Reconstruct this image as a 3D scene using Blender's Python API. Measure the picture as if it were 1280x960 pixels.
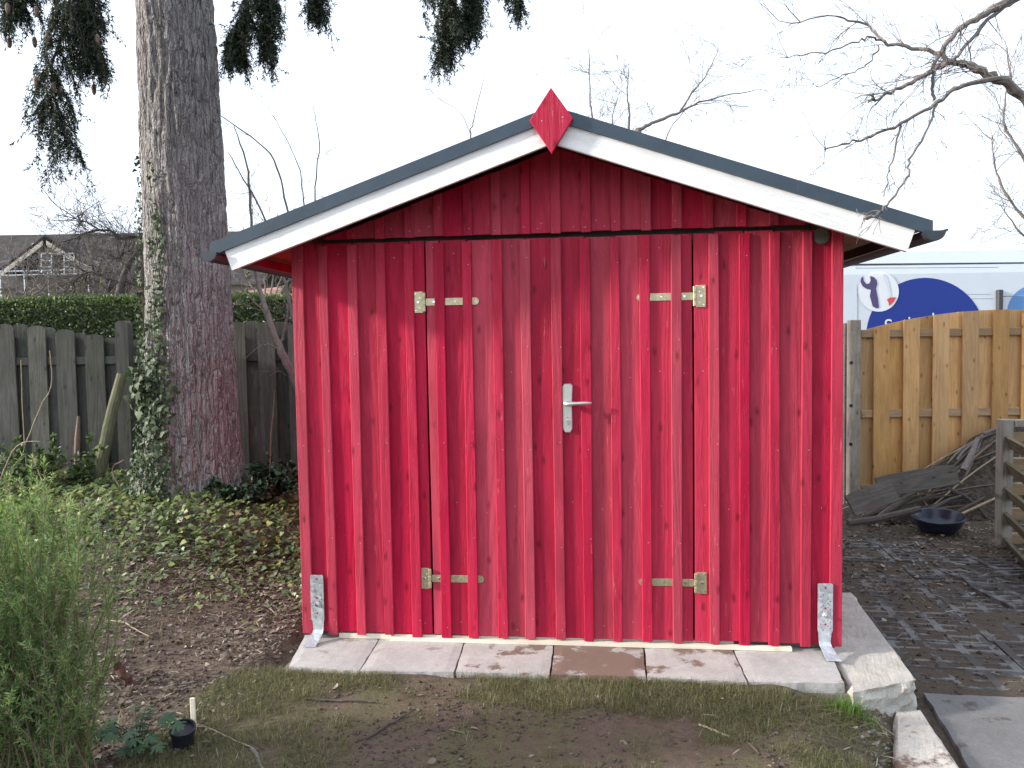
import bpy, bmesh, math, random
import numpy as np
from mathutils import Vector, Matrix

for o in list(bpy.data.objects): bpy.data.objects.remove(o)
SC = bpy.context.scene
COL = SC.collection
R = math.radians
random.seed(7)
RNG = np.random.default_rng(11)

# ------------------------------------------------------------------ camera
FPX, PITCH, ROLL = 1000.0, R(3.07), R(0.94)
CAMP = np.array([0.0, 0.0, 1.5])
_fw = np.array([0, math.cos(PITCH), -math.sin(PITCH)])
_r0 = np.array([1.0, 0, 0]); _u0 = np.cross(_r0, _fw)
_R = math.cos(ROLL) * _r0 - math.sin(ROLL) * _u0
_U = np.cross(_R, _fw)
cam = bpy.data.cameras.new('camera'); camo = bpy.data.objects.new('camera', cam); COL.objects.link(camo)
cam.sensor_fit = 'HORIZONTAL'; cam.sensor_width = 36.0; cam.lens = 36.0 * FPX / 1280.0
cam.clip_start = 0.05; cam.clip_end = 6000
m = Matrix.Identity(4)
for i in range(3):
    m[i][0] = _R[i]; m[i][1] = _U[i]; m[i][2] = -_fw[i]; m[i][3] = CAMP[i]
camo.matrix_world = m
SC.camera = camo
SC.render.resolution_x, SC.render.resolution_y = 1024, 768

# ------------------------------------------------------------------ light
SUN_EL = R(19.0)
SHED_A = R(6.4)
SU = np.array([math.cos(SHED_A), -math.sin(SHED_A), 0]); SV = np.array([math.sin(SHED_A), math.cos(SHED_A), 0])
_th = R(75)
sh = -SV * math.cos(_th) - SU * math.sin(_th)            # horizontal direction towards the sun
SUND = Vector((sh[0] * math.cos(SUN_EL), sh[1] * math.cos(SUN_EL), math.sin(SUN_EL)))
sl = bpy.data.lights.new('sun', 'SUN'); sl.energy = 3.4; sl.angle = R(4.0); sl.color = (1.0, 0.95, 0.87)
so = bpy.data.objects.new('sun', sl); COL.objects.link(so)
so.rotation_euler = SUND.to_track_quat('Z', 'Y').to_euler()
W = bpy.data.worlds.new('World'); SC.world = W; W.use_nodes = True
nt = W.node_tree; nt.nodes.clear()
sky = nt.nodes.new('ShaderNodeTexSky'); sky.sky_type = 'NISHITA'; sky.sun_disc = False
sky.sun_elevation = SUN_EL; sky.sun_rotation = math.atan2(SUND.x, SUND.y)
sky.air_density = 1.0; sky.dust_density = 4.0; sky.ozone_density = 1.0
# thin bright cloud veil all over the sky
hsv = nt.nodes.new('ShaderNodeHueSaturation'); hsv.inputs['Saturation'].default_value = 0.5
nt.links.new(sky.outputs[0], hsv.inputs['Color'])
veil = nt.nodes.new('ShaderNodeMix'); veil.data_type = 'RGBA'; veil.inputs['Factor'].default_value = 0.68
veil.inputs['B'].default_value = (6.8, 7.6, 8.9, 1)
nt.links.new(hsv.outputs[0], veil.inputs['A'])
bg = nt.nodes.new('ShaderNodeBackground'); bg.inputs['Strength'].default_value = 0.13
nt.links.new(veil.outputs['Result'], bg.inputs['Color'])
wo = nt.nodes.new('ShaderNodeOutputWorld'); nt.links.new(bg.outputs[0], wo.inputs[0])
vs = SC.view_settings; vs.view_transform = 'Standard'; vs.look = 'None'; vs.gamma = 1.0; vs.exposure = 0.88
vs.use_curve_mapping = False

# ------------------------------------------------------------------ helpers
def at(px, py, Y):
    """point on the line of sight of a photo pixel at forward distance Y (metres)"""
    d = _R * (px - 640) / FPX - _U * (py - 480) / FPX + _fw
    return CAMP + d * (Y / d[1])
def onz(px, py, z):
    d = _R * (px - 640) / FPX - _U * (py - 480) / FPX + _fw
    return CAMP + d * ((z - CAMP[2]) / d[2])
ORIG = onz(378, 790, 0.0)                                  # foot of the shed's front left corner
def S(u, v, z): return ORIG + SU * u + SV * v + np.array([0, 0, z])
def uv_of(x, y):
    dx = x - ORIG[0]; dy = y - ORIG[1]
    return dx * SU[0] + dy * SU[1], dx * SV[0] + dy * SV[1]
def sstep(a, b, x):
    t = np.clip((x - a) / (b - a), 0, 1); return t * t * (3 - 2 * t)

def hash2(ix, iy, s):
    n = np.sin(ix * 127.1 + iy * 311.7 + s * 74.7) * 43758.5453
    return n - np.floor(n)
def vnoise(x, y, s=0):
    ix = np.floor(x); iy = np.floor(y); fx = x - ix; fy = y - iy
    fx = fx * fx * (3 - 2 * fx); fy = fy * fy * (3 - 2 * fy)
    a = hash2(ix, iy, s); b = hash2(ix + 1, iy, s); c = hash2(ix, iy + 1, s); d = hash2(ix + 1, iy + 1, s)
    return (a * (1 - fx) + b * fx) * (1 - fy) + (c * (1 - fx) + d * fx) * fy
def fbm(x, y, s=0, o=4):
    x = np.asarray(x, float); y = np.asarray(y, float)
    r = 0; a = .5
    for i in range(o):
        r = r + a * vnoise(x, y, s + i * 17); x = x * 2.03; y = y * 2.03; a *= .5
    return r

def tag(o, label=None, cat=None, group=None, kind=None):
    if label: o['label'] = label
    if cat: o['category'] = cat
    if group: o['group'] = group
    if kind: o['kind'] = kind
    return o
def empty(name, loc=(0, 0, 0), rz=0.0, parent=None):
    o = bpy.data.objects.new(name, None); COL.objects.link(o)
    o.location = Vector(loc); o.rotation_euler = (0, 0, rz); o.empty_display_size = .1
    if parent: o.parent = parent
    return o
def link(name, me, parent=None, loc=(0, 0, 0), rot=(0, 0, 0)):
    o = bpy.data.objects.new(name, me); COL.objects.link(o)
    o.location = Vector(loc); o.rotation_euler = rot
    if parent: o.parent = parent
    return o

class MB:
    """mesh collector"""
    def __init__(s): s.v = []; s.f = []; s.m = []
    def add(s, vs, fs, mi=0):
        b = len(s.v); s.v += [tuple(map(float, q)) for q in vs]
        for f in fs: s.f.append(tuple(b + i for i in f)); s.m.append(mi)
    def box(s, x0, x1, y0, y1, z0, z1, mi=0):
        s.add([(x0, y0, z0), (x1, y0, z0), (x1, y1, z0), (x0, y1, z0), (x0, y0, z1), (x1, y0, z1), (x1, y1, z1), (x0, y1, z1)],
              [(0, 3, 2, 1), (4, 5, 6, 7), (0, 1, 5, 4), (1, 2, 6, 5), (2, 3, 7, 6), (3, 0, 4, 7)], mi)
    def cbox(s, x0, x1, y0, y1, z0, z1, c=.004, mi=0):
        """box with chamfered edges"""
        vs = []; 
        for sx in (0, 1):
            for sy in (0, 1):
                for sz in (0, 1):
                    X = (x0, x1)[sx]; Y = (y0, y1)[sy]; Z = (z0, z1)[sz]
                    dx = c if sx == 0 else -c; dy = c if sy == 0 else -c; dz = c if sz == 0 else -c
                    vs += [(X, Y + dy, Z + dz), (X + dx, Y, Z + dz), (X + dx, Y + dy, Z)]
        bm = bmesh.new()
        for q in vs: bm.verts.new(q)
        r = bmesh.ops.convex_hull(bm, input=list(bm.verts))
        bmesh.ops.dissolve_limit(bm, angle_limit=.01, verts=list(bm.verts), edges=list(bm.edges))
        bm.verts.index_update()
        s.add([v.co[:] for v in bm.verts], [[v.index for v in f.verts] for f in bm.faces], mi); bm.free()
    def tube(s, pts, rad, n=6, mi=0, cap=True):
        pts = [Vector(p) for p in pts]; k = len(pts)
        if not hasattr(rad, '__len__'): rad = [rad] * k
        vs = []; up = None
        for i, p in enumerate(pts):
            t = (pts[min(i + 1, k - 1)] - pts[max(i - 1, 0)])
            if t.length < 1e-9: t = Vector((0, 0, 1))
            t.normalize()
            if up is None:
                up = t.orthogonal().normalized()
            else:
                up = up - t * up.dot(t)
                up = up.normalized() if up.length > 1e-6 else t.orthogonal().normalized()
            w = t.cross(up)
            for j in range(n):
                a = 2 * math.pi * j / n
                vs.append(p + (up * math.cos(a) + w * math.sin(a)) * rad[i])
        fs = [(i * n + j, i * n + (j + 1) % n, (i + 1) * n + (j + 1) % n, (i + 1) * n + j) for i in range(k - 1) for j in range(n)]
        if cap: fs += [tuple(range(n - 1, -1, -1)), tuple((k - 1) * n + j for j in range(n))]
        s.add(vs, fs, mi)
    def disc(s, c, r, axis='y', n=8, h=.0015, mi=0):
        """little dome facing -y (or +z)"""
        vs = [];
        for k, (rr, hh) in enumerate(((r, 0), (r * .8, h))):
            for j in range(n):
                a = 2 * math.pi * j / n; p, q = rr * math.cos(a), rr * math.sin(a)
                vs.append((c[0] + p, c[1] - hh, c[2] + q) if axis == 'y' else (c[0] + p, c[1] + q, c[2] + hh))
        fs = [(j, (j + 1) % n, n + (j + 1) % n, n + j) for j in range(n)] + [tuple(n + j for j in range(n))]
        s.add(vs, fs, mi)
    def lathe(s, prof, n=20, mi=0, loc=(0, 0, 0)):
        vs = [(loc[0] + r * math.cos(2 * math.pi * j / n), loc[1] + r * math.sin(2 * math.pi * j / n), loc[2] + z) for r, z in prof for j in range(n)]
        fs = [(i * n + j, i * n + (j + 1) % n, (i + 1) * n + (j + 1) % n, (i + 1) * n + j) for i in range(len(prof) - 1) for j in range(n)]
        s.add(vs, fs, mi)
    def mesh(s, name, mats, smooth=False):
        me = bpy.data.meshes.new(name); me.from_pydata(s.v, [], s.f)
        for mt in (mats if isinstance(mats, (list, tuple)) else [mats]): me.materials.append(mt)
        if any(s.m): me.polygons.foreach_set('material_index', s.m)
        if smooth: me.polygons.foreach_set('use_smooth', [True] * len(me.polygons))
        me.update(); return me
    def build(s, name, mats, parent=None, loc=(0, 0, 0), rot=(0, 0, 0), smooth=False):
        return link(name, s.mesh(name, mats, smooth), parent, loc, rot)

def np_mesh(name, V, Fc, mat, tint=None, parent=None, smooth=False):
    """V (n,3), Fc (m,k) index array; tint per vertex 0..1 -> attribute 'tint'"""
    V = np.asarray(V, np.float32); Fc = np.asarray(Fc, np.int32); k = Fc.shape[1]
    me = bpy.data.meshes.new(name)
    me.vertices.add(len(V)); me.vertices.foreach_set('co', V.ravel())
    me.loops.add(Fc.size); me.loops.foreach_set('vertex_index', Fc.ravel())
    me.polygons.add(len(Fc)); me.polygons.foreach_set('loop_start', np.arange(0, Fc.size, k, dtype=np.int32))
    if smooth: me.polygons.foreach_set('use_smooth', np.ones(len(Fc), bool))
    if tint is not None:
        a = me.attributes.new('tint', 'FLOAT', 'POINT'); a.data.foreach_set('value', np.asarray(tint, np.float32))
    me.materials.append(mat); me.update(calc_edges=True); me.validate()
    return link(name, me, parent)

# ------------------------------------------------------------------ materials
class N:
    def __init__(s, name):
        s.mat = bpy.data.materials.new(name); s.mat.use_nodes = True
        s.t = s.mat.node_tree; s.t.nodes.clear()
        s.out = s.t.nodes.new('ShaderNodeOutputMaterial'); s.b = s.t.nodes.new('ShaderNodeBsdfPrincipled')
        s.t.links.new(s.b.outputs[0], s.out.inputs[0])
    def n(s, typ, **kw):
        q = s.t.nodes.new('ShaderNode' + typ)
        for k, v in kw.items():
            if k.startswith('i_'):
                key = k[2:]; key = int(key) if key.isdigit() else key.replace('_', ' ')
                s.set(q.inputs[key], v)
            else: setattr(q, k, v)
        return q
    def set(s, inp, v):
        if isinstance(v, bpy.types.NodeSocket): s.t.links.new(v, inp)
        elif isinstance(v, bpy.types.Node): s.t.links.new(v.outputs[0], inp)
        else:
            if isinstance(v, tuple) and len(v) == 3 and inp.type == 'RGBA': v = v + (1,)
            inp.default_value = v
    def math(s, op, a, b=0.0, c=None):
        q = s.n('Math', operation=op); s.set(q.inputs[0], a); s.set(q.inputs[1], b)
        if c is not None: s.set(q.inputs[2], c)
        return q.outputs[0]
    def vmath(s, op, a, b=(0, 0, 0)):
        q = s.n('VectorMath', operation=op); s.set(q.inputs[0], a)
        if op == 'SCALE': s.set(q.inputs['Scale'], b)
        else: s.set(q.inputs[1], b)
        return q.outputs[0]
    def mix(s, f, a, b, blend='MIX'):
        q = s.n('Mix', data_type='RGBA', blend_type=blend); s.set(q.inputs[0], f); s.set(q.inputs[6], a); s.set(q.inputs[7], b); return q.outputs[2]
    def ramp(s, f, stops):
        q = s.n('ValToRGB'); s.set(q.inputs[0], f); e = q.color_ramp.elements
        while len(e) < len(stops): e.new(.5)
        for el, (p, c) in zip(e, stops):
            el.position = p; el.color = (c + (1,)) if isinstance(c, tuple) else (c, c, c, 1)
        return q.outputs[0]
    def noise(s, vec, scale, detail=4, rough=.55, dist=0.0):
        q = s.n('TexNoise'); s.set(q.inputs['Vector'], vec); q.inputs['Scale'].default_value = scale
        q.inputs['Detail'].default_value = detail; q.inputs['Roughness'].default_value = rough; q.inputs['Distortion'].default_value = dist
        return q.outputs['Fac']
    def vor(s, vec, scale, feature='F1', out='Distance', rnd=1.0):
        q = s.n('TexVoronoi', feature=feature); s.set(q.inputs['Vector'], vec); q.inputs['Scale'].default_value = scale
        q.inputs['Randomness'].default_value = rnd
        return q.outputs[out]
    def bump(s, h, strength=.3, dist=.01, nrm=None):
        q = s.n('Bump'); s.set(q.inputs['Height'], h); q.inputs['Strength'].default_value = strength; q.inputs['Distance'].default_value = dist
        if nrm is not None: s.set(q.inputs['Normal'], nrm)
        return q.outputs[0]
    def coord(s, out='Object'): return s.n('TexCoord').outputs[out]
    def rnd(s): return s.n('ObjectInfo').outputs['Random']
    def attr(s, a='tint'): return s.n('Attribute', attribute_name=a).outputs['Fac']
    def base(s, col, rough=.6, metal=0.0, nrm=None, spec=.5):
        s.set(s.b.inputs['Base Color'], col); s.set(s.b.inputs['Roughness'], rough); s.set(s.b.inputs['Metallic'], metal)
        s.b.inputs['Specular IOR Level'].default_value = spec
        if nrm is not None: s.set(s.b.inputs['Normal'], nrm)
        return s.mat

def plain(name, col, rough=.6, metal=0.0, var=.15, scale=30, bump=.1):
    q = N(name); c = q.coord(); nz = q.noise(c, scale, 5, .6)
    cc = q.mix(q.ramp(nz, [(.3, 0.0), (.7, 1.0)]), tuple(x * (1 - var) for x in col), tuple(min(1, x * (1 + var)) for x in col))
    return q.base(cc, rough, metal, q.bump(nz, bump, .004) if bump else None)

def wood(name, light, dark, knot, rough=.6, along='Z', grain=1.0, knots=1.0, wear=None, moss=None, objvar=.25, bump=.25, gs=1.0, spec=.3):
    q = N(name); c = q.coord(); rn = q.rnd()
    off = q.n('CombineXYZ'); q.set(off.inputs[0], q.math('MULTIPLY', rn, 37.0)); q.set(off.inputs[1], q.math('MULTIPLY', rn, 91.0)); q.set(off.inputs[2], q.math('MULTIPLY', rn, 53.0))
    c = q.vmath('ADD', c, off.outputs[0])
    sc = {'Z': (1, 1, .06), 'X': (.06, 1, 1), 'Y': (1, .06, 1)}[along]
    # growth ring lines bent round by a slow noise
    bend = q.noise(q.vmath('MULTIPLY', c, {'Z': (7, 7, .55), 'X': (.55, 7, 7), 'Y': (7, .55, 7)}[along]), 1.0, 2, .5)
    cg = q.vmath('MULTIPLY', c, sc)
    fine = q.noise(cg, 190 * gs, 6, .65, .3)
    rings = q.math('SINE', q.math('ADD', q.math('MULTIPLY', bend, 60.0), q.math('MULTIPLY', fine, 9.0)))
    rings = q.math('MULTIPLY', q.math('ADD', rings, 1.0), .5)
    g = q.math('ADD', q.math('MULTIPLY', rings, .3), q.math('MULTIPLY', fine, .8))
    col = q.mix(q.ramp(g, [(.25, 0.0), (.85, 1.0)]), dark, light)
    # knots
    sx_ = q.n('SeparateXYZ'); q.set(sx_.inputs[0], c); cx_ = q.n('CombineXYZ')
    q.set(cx_.inputs[0], sx_.outputs[{'Z': 0, 'X': 2, 'Y': 0}[along]]); q.set(cx_.inputs[1], sx_.outputs[{'Z': 2, 'X': 0, 'Y': 1}[along]])
    kv = q.vmath('MULTIPLY', cx_.outputs[0], (7.0, 3.4, 1))
    kq = q.n('TexVoronoi', voronoi_dimensions='2D'); q.set(kq.inputs['Vector'], q.vmath('ADD', kv, q.vmath('SCALE', q.n('TexNoise', i_Vector=c, i_Scale=30.0).outputs['Color'], .07))); kq.inputs['Scale'].default_value = 1.0
    kd = kq.outputs['Distance']
    km = q.math('MULTIPLY', q.ramp(kd, [(.03, 1.0), (.06, .5), (.11, 0.0)]), q.ramp(q.noise(c, 2.3, 2, .5), [(.38, 0.0), (.52, 1.0)]))
    col = q.mix(q.math('MULTIPLY', km, .8 * knots), col, knot)
    # blotches, and every board its own tone
    bl = q.noise(q.vmath('MULTIPLY', c, {'Z': (1, 1, .3), 'X': (.3, 1, 1), 'Y': (1, .3, 1)}[along]), 7, 4, .6)
    col = q.mix(.35 * grain, col, q.ramp(bl, [(.3, .55), (.7, 1.25)]), 'MULTIPLY')
    hs = q.n('HueSaturation'); q.set(hs.inputs['Color'], col)
    q.set(hs.inputs['Value'], q.math('ADD', 1 - objvar * .6, q.math('MULTIPLY', q.math('FRACT', q.math('MULTIPLY', rn, 17.3)), objvar * 1.2)))
    q.set(hs.inputs['Saturation'], q.math('ADD', .93, q.math('MULTIPLY', q.math('FRACT', q.math('MULTIPLY', rn, 29.1)), .12)))
    col = hs.outputs[0]
    if wear:                                               # thin scuffs where the stain is gone
        wn = q.noise(q.vmath('MULTIPLY', c, (1, 1, .12)), 42, 5, .7)
        col = q.mix(q.ramp(wn, [(.655, 0.0), (.72, wear[1])]), col, wear[0])
        sp = q.vor(c, 34); col = q.mix(q.ramp(sp, [(.045, .7), (.07, 0.0)]), col, wear[0])
    if moss:
        mn = q.noise(c, 6, 5, .7); col = q.mix(q.ramp(mn, [(.45, 0.0), (.7, moss[1])]), col, moss[0])
    h = q.math('SUBTRACT', g, q.math('MULTIPLY', km, .5))
    return q.base(col, q.math('ADD', rough - .08, q.math('MULTIPLY', fine, .16)), 0.0, q.bump(h, bump, .004), spec)

M = {}
M['red'] = wood('red stained wood', (.48, .027, .067), (.35, .015, .041), (.17, .008, .019), .55, wear=((.60, .15, .16), .6), objvar=.24, bump=.7, spec=.18)
M['red_batten'] = wood('red stained batten', (.50, .034, .076), (.375, .019, .046), (.19, .010, .021), .55, wear=((.66, .21, .21), .65), objvar=.24, bump=.7, spec=.2)
M['white'] = wood('white painted board', (.86, .86, .85), (.81, .81, .80), (.68, .66, .62), .55, along='X', grain=.35, knots=.4, objvar=.04, bump=.6, gs=1.6)
M['strip'] = wood('bare pale strip', (.80, .74, .62), (.70, .62, .48), (.45, .33, .2), .65, along='X', objvar=.08, bump=.2)
M['frame'] = wood('planed frame timber', (.45, .32, .17), (.33, .21, .10), (.15, .08, .04), .65)
M['soffit'] = wood('soffit board', (.62, .47, .32), (.48, .34, .21), (.2, .11, .06), .65, along='Y', objvar=.1)
M['soffit_red'] = wood('red soffit board', (.55, .08, .05), (.36, .035, .03), (.12, .01, .012), .6, along='Y', objvar=.1)
M['grey'] = wood('weathered grey board', (.115, .112, .10), (.055, .053, .049), (.026, .023, .021), .85, moss=((.052, .062, .036), .65), objvar=.45, bump=.5)
M['golden'] = wood('honey stained board', (.62, .38, .16), (.47, .255, .092), (.20, .085, .03), .6, objvar=.4, bump=.3)
M['railw'] = wood('pale fence rail', (.42, .30, .18), (.28, .19, .10), (.10, .06, .03), .75, along='X', objvar=.2)
M['postw'] = wood('grey post', (.36, .32, .27), (.20, .175, .14), (.07, .055, .04), .8, objvar=.3, moss=((.10, .11, .06), .4))
M['slatw'] = wood('mossy slat', (.22, .185, .12), (.11, .09, .055), (.045, .035, .02), .85, along='Y', objvar=.4, moss=((.12, .14, .05), .6))
M['oldplank'] = wood('old dark plank', (.17, .15, .13), (.085, .075, .064), (.035, .03, .025), .85, along='X', objvar=.3)
M['pole'] = wood('mossy round pole', (.17, .165, .105), (.09, .086, .054), (.04, .037, .024), .9, objvar=.1, moss=((.11, .125, .05), .5))
M['nail'] = plain('nail heads', (.50, .42, .44), .4, .5, .05, 10, 0)
M['screw'] = plain('zinc screws', (.88, .88, .86), .22, 1.0, .05, 10, 0)
M['trim'] = plain('anthracite sheet', (.045, .066, .088), .42, .25, .12, 9, .05)
M['gutter'] = plain('dark grey gutter', (.035, .045, .055), .45, .2, .1, 20, .05)
M['black'] = plain('black plastic', (.012, .013, .018), .38, 0, .3, 40, .1)
M['bowl'] = plain('dark enamel', (.016, .02, .042), .3, 0, .3, 14, .06)
M['handle'] = plain('satin aluminium', (.60, .61, .57), .38, .8, .05, 60, .03)
M['brass'] = plain('yellow zinc steel', (.56, .50, .32), .42, .85, .18, 55, .06)

def galv():
    q = N('galvanised steel'); c = q.coord()
    sp = q.vor(c, 55, out='Color'); f = q.n('SeparateColor'); q.set(f.inputs[0], sp)
    v = q.ramp(f.outputs[0], [(0, (.46, .50, .53)), (1, (.74, .77, .79))])
    st = q.noise(c, 25, 5, .7); v = q.mix(q.ramp(st, [(.5, 0.0), (.75, .4)]), v, (.80, .80, .79))
    return q.base(v, q.math('ADD', .32, q.math('MULTIPLY', f.outputs[1], .2)), .7, q.bump(st, .1, .002))
M['galv'] = galv()

def concrete(name, a, b, mud=None, rough=.85, scale=3.0, bmp=.35):
    q = N(name); c = q.coord(); rn = q.rnd()
    c = q.vmath('ADD', c, q.vmath('SCALE', (3.1, 7.7, 1.3), q.math('MULTIPLY', rn, 20.0)))
    n1 = q.noise(c, scale, 6, .65); n2 = q.noise(c, 160, 3, .7); n3 = q.noise(c, 28, 5, .7)
    col = q.mix(q.ramp(n1, [(.3, 0.0), (.7, 1.0)]), a, b)
    col = q.mix(.5, col, q.ramp(n2, [(.3, .6), (.7, 1.25)]), 'MULTIPLY')
    col = q.mix(.3, col, q.ramp(n3, [(.3, .6), (.7, 1.2)]), 'MULTIPLY')
    if mud:
        g = q.n('TexCoord').outputs['Object']; sx = q.n('SeparateXYZ'); q.set(sx.inputs[0], g)
        w = q.noise(c, 5.5, 6, .65)
        w = q.math('ADD', w, q.math('MULTIPLY', q.math('SUBTRACT', mud[2], .5), 1.0)) if False else w
        col = q.mix(q.ramp(w, [(mud[1], 0.0), (mud[1] + .06, .93)]), col, mud[0])
    return q.base(col, rough, 0, q.bump(q.math('ADD', n3, q.math('MULTIPLY', n2, .5)), bmp, .003), .3)
M['slab'] = concrete('pale paving concrete', (.38, .365, .345), (.52, .50, .475), ((.28, .24, .205), .60, .5))
M['slab_mud'] = concrete('muddy paving concrete', (.37, .35, .325), (.50, .475, .445), ((.17, .108, .08), .53, .5))
M['slab_mud2'] = concrete('very muddy paving concrete', (.37, .35, .325), (.48, .455, .425), ((.17, .108, .08), .41, .5))
M['stone'] = concrete('rough sandstone', (.36, .34, .30), (.55, .51, .45), None, .85, 5, .8)
M['kerbst'] = concrete('muddy kerb stone', (.46, .42, .37), (.60, .56, .50), ((.15, .085, .055), .5, .5), .85, 5, .7)
M['paver'] = concrete('dirty grid paver', (.14, .137, .135), (.20, .196, .192), ((.065, .057, .051), .44, .5), .9, 6, .7)
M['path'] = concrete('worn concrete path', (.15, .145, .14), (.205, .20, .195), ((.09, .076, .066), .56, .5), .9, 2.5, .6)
M['bed'] = concrete('sand bed', (.16, .14, .11), (.24, .21, .17), None, .95, 5)

def ground_mat():
    q = N('garden soil'); c = q.n('NewGeometry').outputs['Position']
    zone = q.n('Attribute', attribute_name='zone'); sep = q.n('SeparateColor'); q.set(sep.inputs[0], zone.outputs['Color'])
    lawn, wet, red = sep.outputs[0], sep.outputs[1], sep.outputs[2]
    n1 = q.noise(c, 2.4, 6, .65); n2 = q.noise(c, 18, 6, .7); n3 = q.noise(c, 110, 4, .7)
    soil = q.mix(q.ramp(n2, [(.3, 0.0), (.7, 1.0)]), (.088, .066, .050), (.195, .152, .115))
    soil = q.mix(q.math('MULTIPLY', red, q.ramp(n1, [(.35, .3), (.6, 1.0)])), soil, q.mix(n2, (.105, .068, .054), (.19, .128, .10)))
    grass = q.mix(n2, (.075, .078, .036), (.165, .155, .078))
    lm = q.math('MULTIPLY', lawn, q.ramp(q.math('ADD', q.math('MULTIPLY', n1, .6), q.math('MULTIPLY', n2, .4)), [(.44, 0.0), (.56, 1.0)]))
    col = q.mix(q.math('MULTIPLY', lm, .8), soil, grass)
    col = q.mix(wet, col, q.mix(n2, (.058, .045, .034), (.135, .106, .081)))
    col = q.mix(.5, col, q.ramp(n3, [(.3, .55), (.75, 1.4)]), 'MULTIPLY')
    sp = q.vor(c, 70); col = q.mix(q.ramp(sp, [(.07, .5), (.12, 0.0)]), col, (.22, .20, .17))
    h = q.math('ADD', q.math('MULTIPLY', n2, 1.0), q.math('MULTIPLY', n3, .5))
    return q.base(col, .95, 0, q.bump(h, .8, .02), .2)
M['ground'] = ground_mat()

def leafmat(name, stops, rough=.5, trans=.35, spec=.4):
    q = N(name); t = q.attr()
    col = q.ramp(t, stops)
    q.base(col, rough, 0, None, spec)
    tr = q.n('BsdfTranslucent'); q.set(tr.inputs[0], q.mix(.5, col, (1.0, 1.0, .4), 'MULTIPLY'))
    ms = q.n('MixShader'); ms.inputs[0].default_value = trans
    q.t.links.new(q.b.outputs[0], ms.inputs[1]); q.t.links.new(tr.outputs[0], ms.inputs[2]); q.t.links.new(ms.outputs[0], q.out.inputs[0])
    return q.mat
M['grass'] = leafmat('grass blades', [(0, (.08, .095, .035)), (.4, (.145, .155, .06)), (.7, (.25, .23, .12)), (1, (.38, .34, .22))], .6)
M['tuft'] = leafmat('fresh grass', [(0, (.07, .16, .02)), (.6, (.14, .27, .04)), (1, (.30, .30, .10))], .5)
M['ivy'] = leafmat('ivy leaves', [(0, (.05, .08, .03)), (.4, (.12, .175, .06)), (.7, (.24, .29, .09)), (.9, (.42, .41, .14)), (1, (.38, .26, .12))], .42, .25, .5)
M['ivy_trunk'] = leafmat('trunk ivy leaves', [(0, (.03, .055, .028)), (.6, (.065, .095, .045)), (1, (.12, .15, .08))], .55, .15, .3)
M['litter'] = leafmat('fallen leaves', [(0, (.07, .053, .042)), (.4, (.15, .115, .085)), (.7, (.25, .21, .17)), (.92, (.38, .34, .29)), (1, (.24, .12, .07))], .7, .1, .3)
M['rose'] = leafmat('rosemary needles', [(0, (.08, .16, .05)), (.5, (.21, .36, .12)), (.8, (.37, .50, .20)), (1, (.52, .56, .27))], .4, .5, .5)
M['needle'] = leafmat('fir needles', [(0, (.014, .024, .014)), (.6, (.03, .045, .022)), (1, (.06, .075, .03))], .55, .2)
M['hedge'] = leafmat('hedge leaves', [(0, (.035, .06, .022)), (.5, (.09, .14, .05)), (.85, (.16, .21, .07)), (1, (.25, .25, .10))], .45, .3)
M['shrub'] = leafmat('wild shrub leaves', [(0, (.05, .055, .02)), (.5, (.11, .11, .04)), (1, (.24, .20, .08))], .55, .3)
M['lobed'] = leafmat('lobed leaves', [(0, (.03, .075, .035)), (1, (.065, .14, .06))], .5, .25)
M['laurel'] = leafmat('dark evergreen leaves', [(0, (.014, .032, .016)), (.7, (.035, .065, .03)), (1, (.07, .10, .05))], .3, .12, .6)

def barkmat(name, a, b, crack, scale=1.0, stretch=.085):
    q = N(name); c = q.coord()
    w = q.n('TexNoise', i_Vector=c, i_Scale=9.0, i_Detail=4.0).outputs['Color']
    cv = q.vmath('ADD', q.vmath('MULTIPLY', c, (1, 1, stretch)), q.vmath('SCALE', w, .045))
    e = q.vor(cv, 26 * scale, 'DISTANCE_TO_EDGE'); e2 = q.vor(cv, 60 * scale, 'DISTANCE_TO_EDGE')
    n1 = q.noise(c, 6, 5, .6); n2 = q.noise(c, 60, 5, .7)
    col = q.mix(q.ramp(n1, [(.3, 0.0), (.7, 1.0)]), a, b)
    col = q.mix(.6, col, q.ramp(n2, [(.3, .55), (.7, 1.35)]), 'MULTIPLY')
    cm = q.math('MULTIPLY', q.ramp(e, [(.005, .95), (.075, 0.0)]), q.ramp(n1, [(.35, .35), (.6, 1.0)])); cm2 = q.ramp(e2, [(.0, .4), (.06, 0.0)])
    col = q.mix(cm, col, crack); col = q.mix(cm2, col, crack)
    h = q.math('ADD', q.ramp(e, [(0, 0.0), (.22, 1.0)]), q.math('ADD', q.math('MULTIPLY', q.ramp(e2, [(0, 0.0), (.2, 1.0)]), .4), q.math('MULTIPLY', n2, .3)))
    return q.base(col, .9, 0, q.bump(h, .9, .03), .2)
M['bark'] = barkmat('conifer bark', (.27, .25, .24), (.40, .375, .36), (.08, .066, .06))
M['twig'] = plain('grey twig bark', (.16, .14, .125), .8, 0, .3, 40, .2)
M['twig_d'] = plain('dark twig bark', (.075, .062, .052), .85, 0, .3, 40, .2)
M['twig_r'] = plain('reddish twig bark', (.17, .115, .085), .8, 0, .3, 40, .2)
M['stub'] = plain('wet brown bark', (.085, .042, .028), .8, 0, .35, 25, .3)
M['dry'] = plain('dry stalk', (.34, .27, .17), .8, 0, .3, 40, .2)
M['ivystem'] = plain('ivy stem', (.10, .075, .055), .85, 0, .3, 50, .2)

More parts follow.
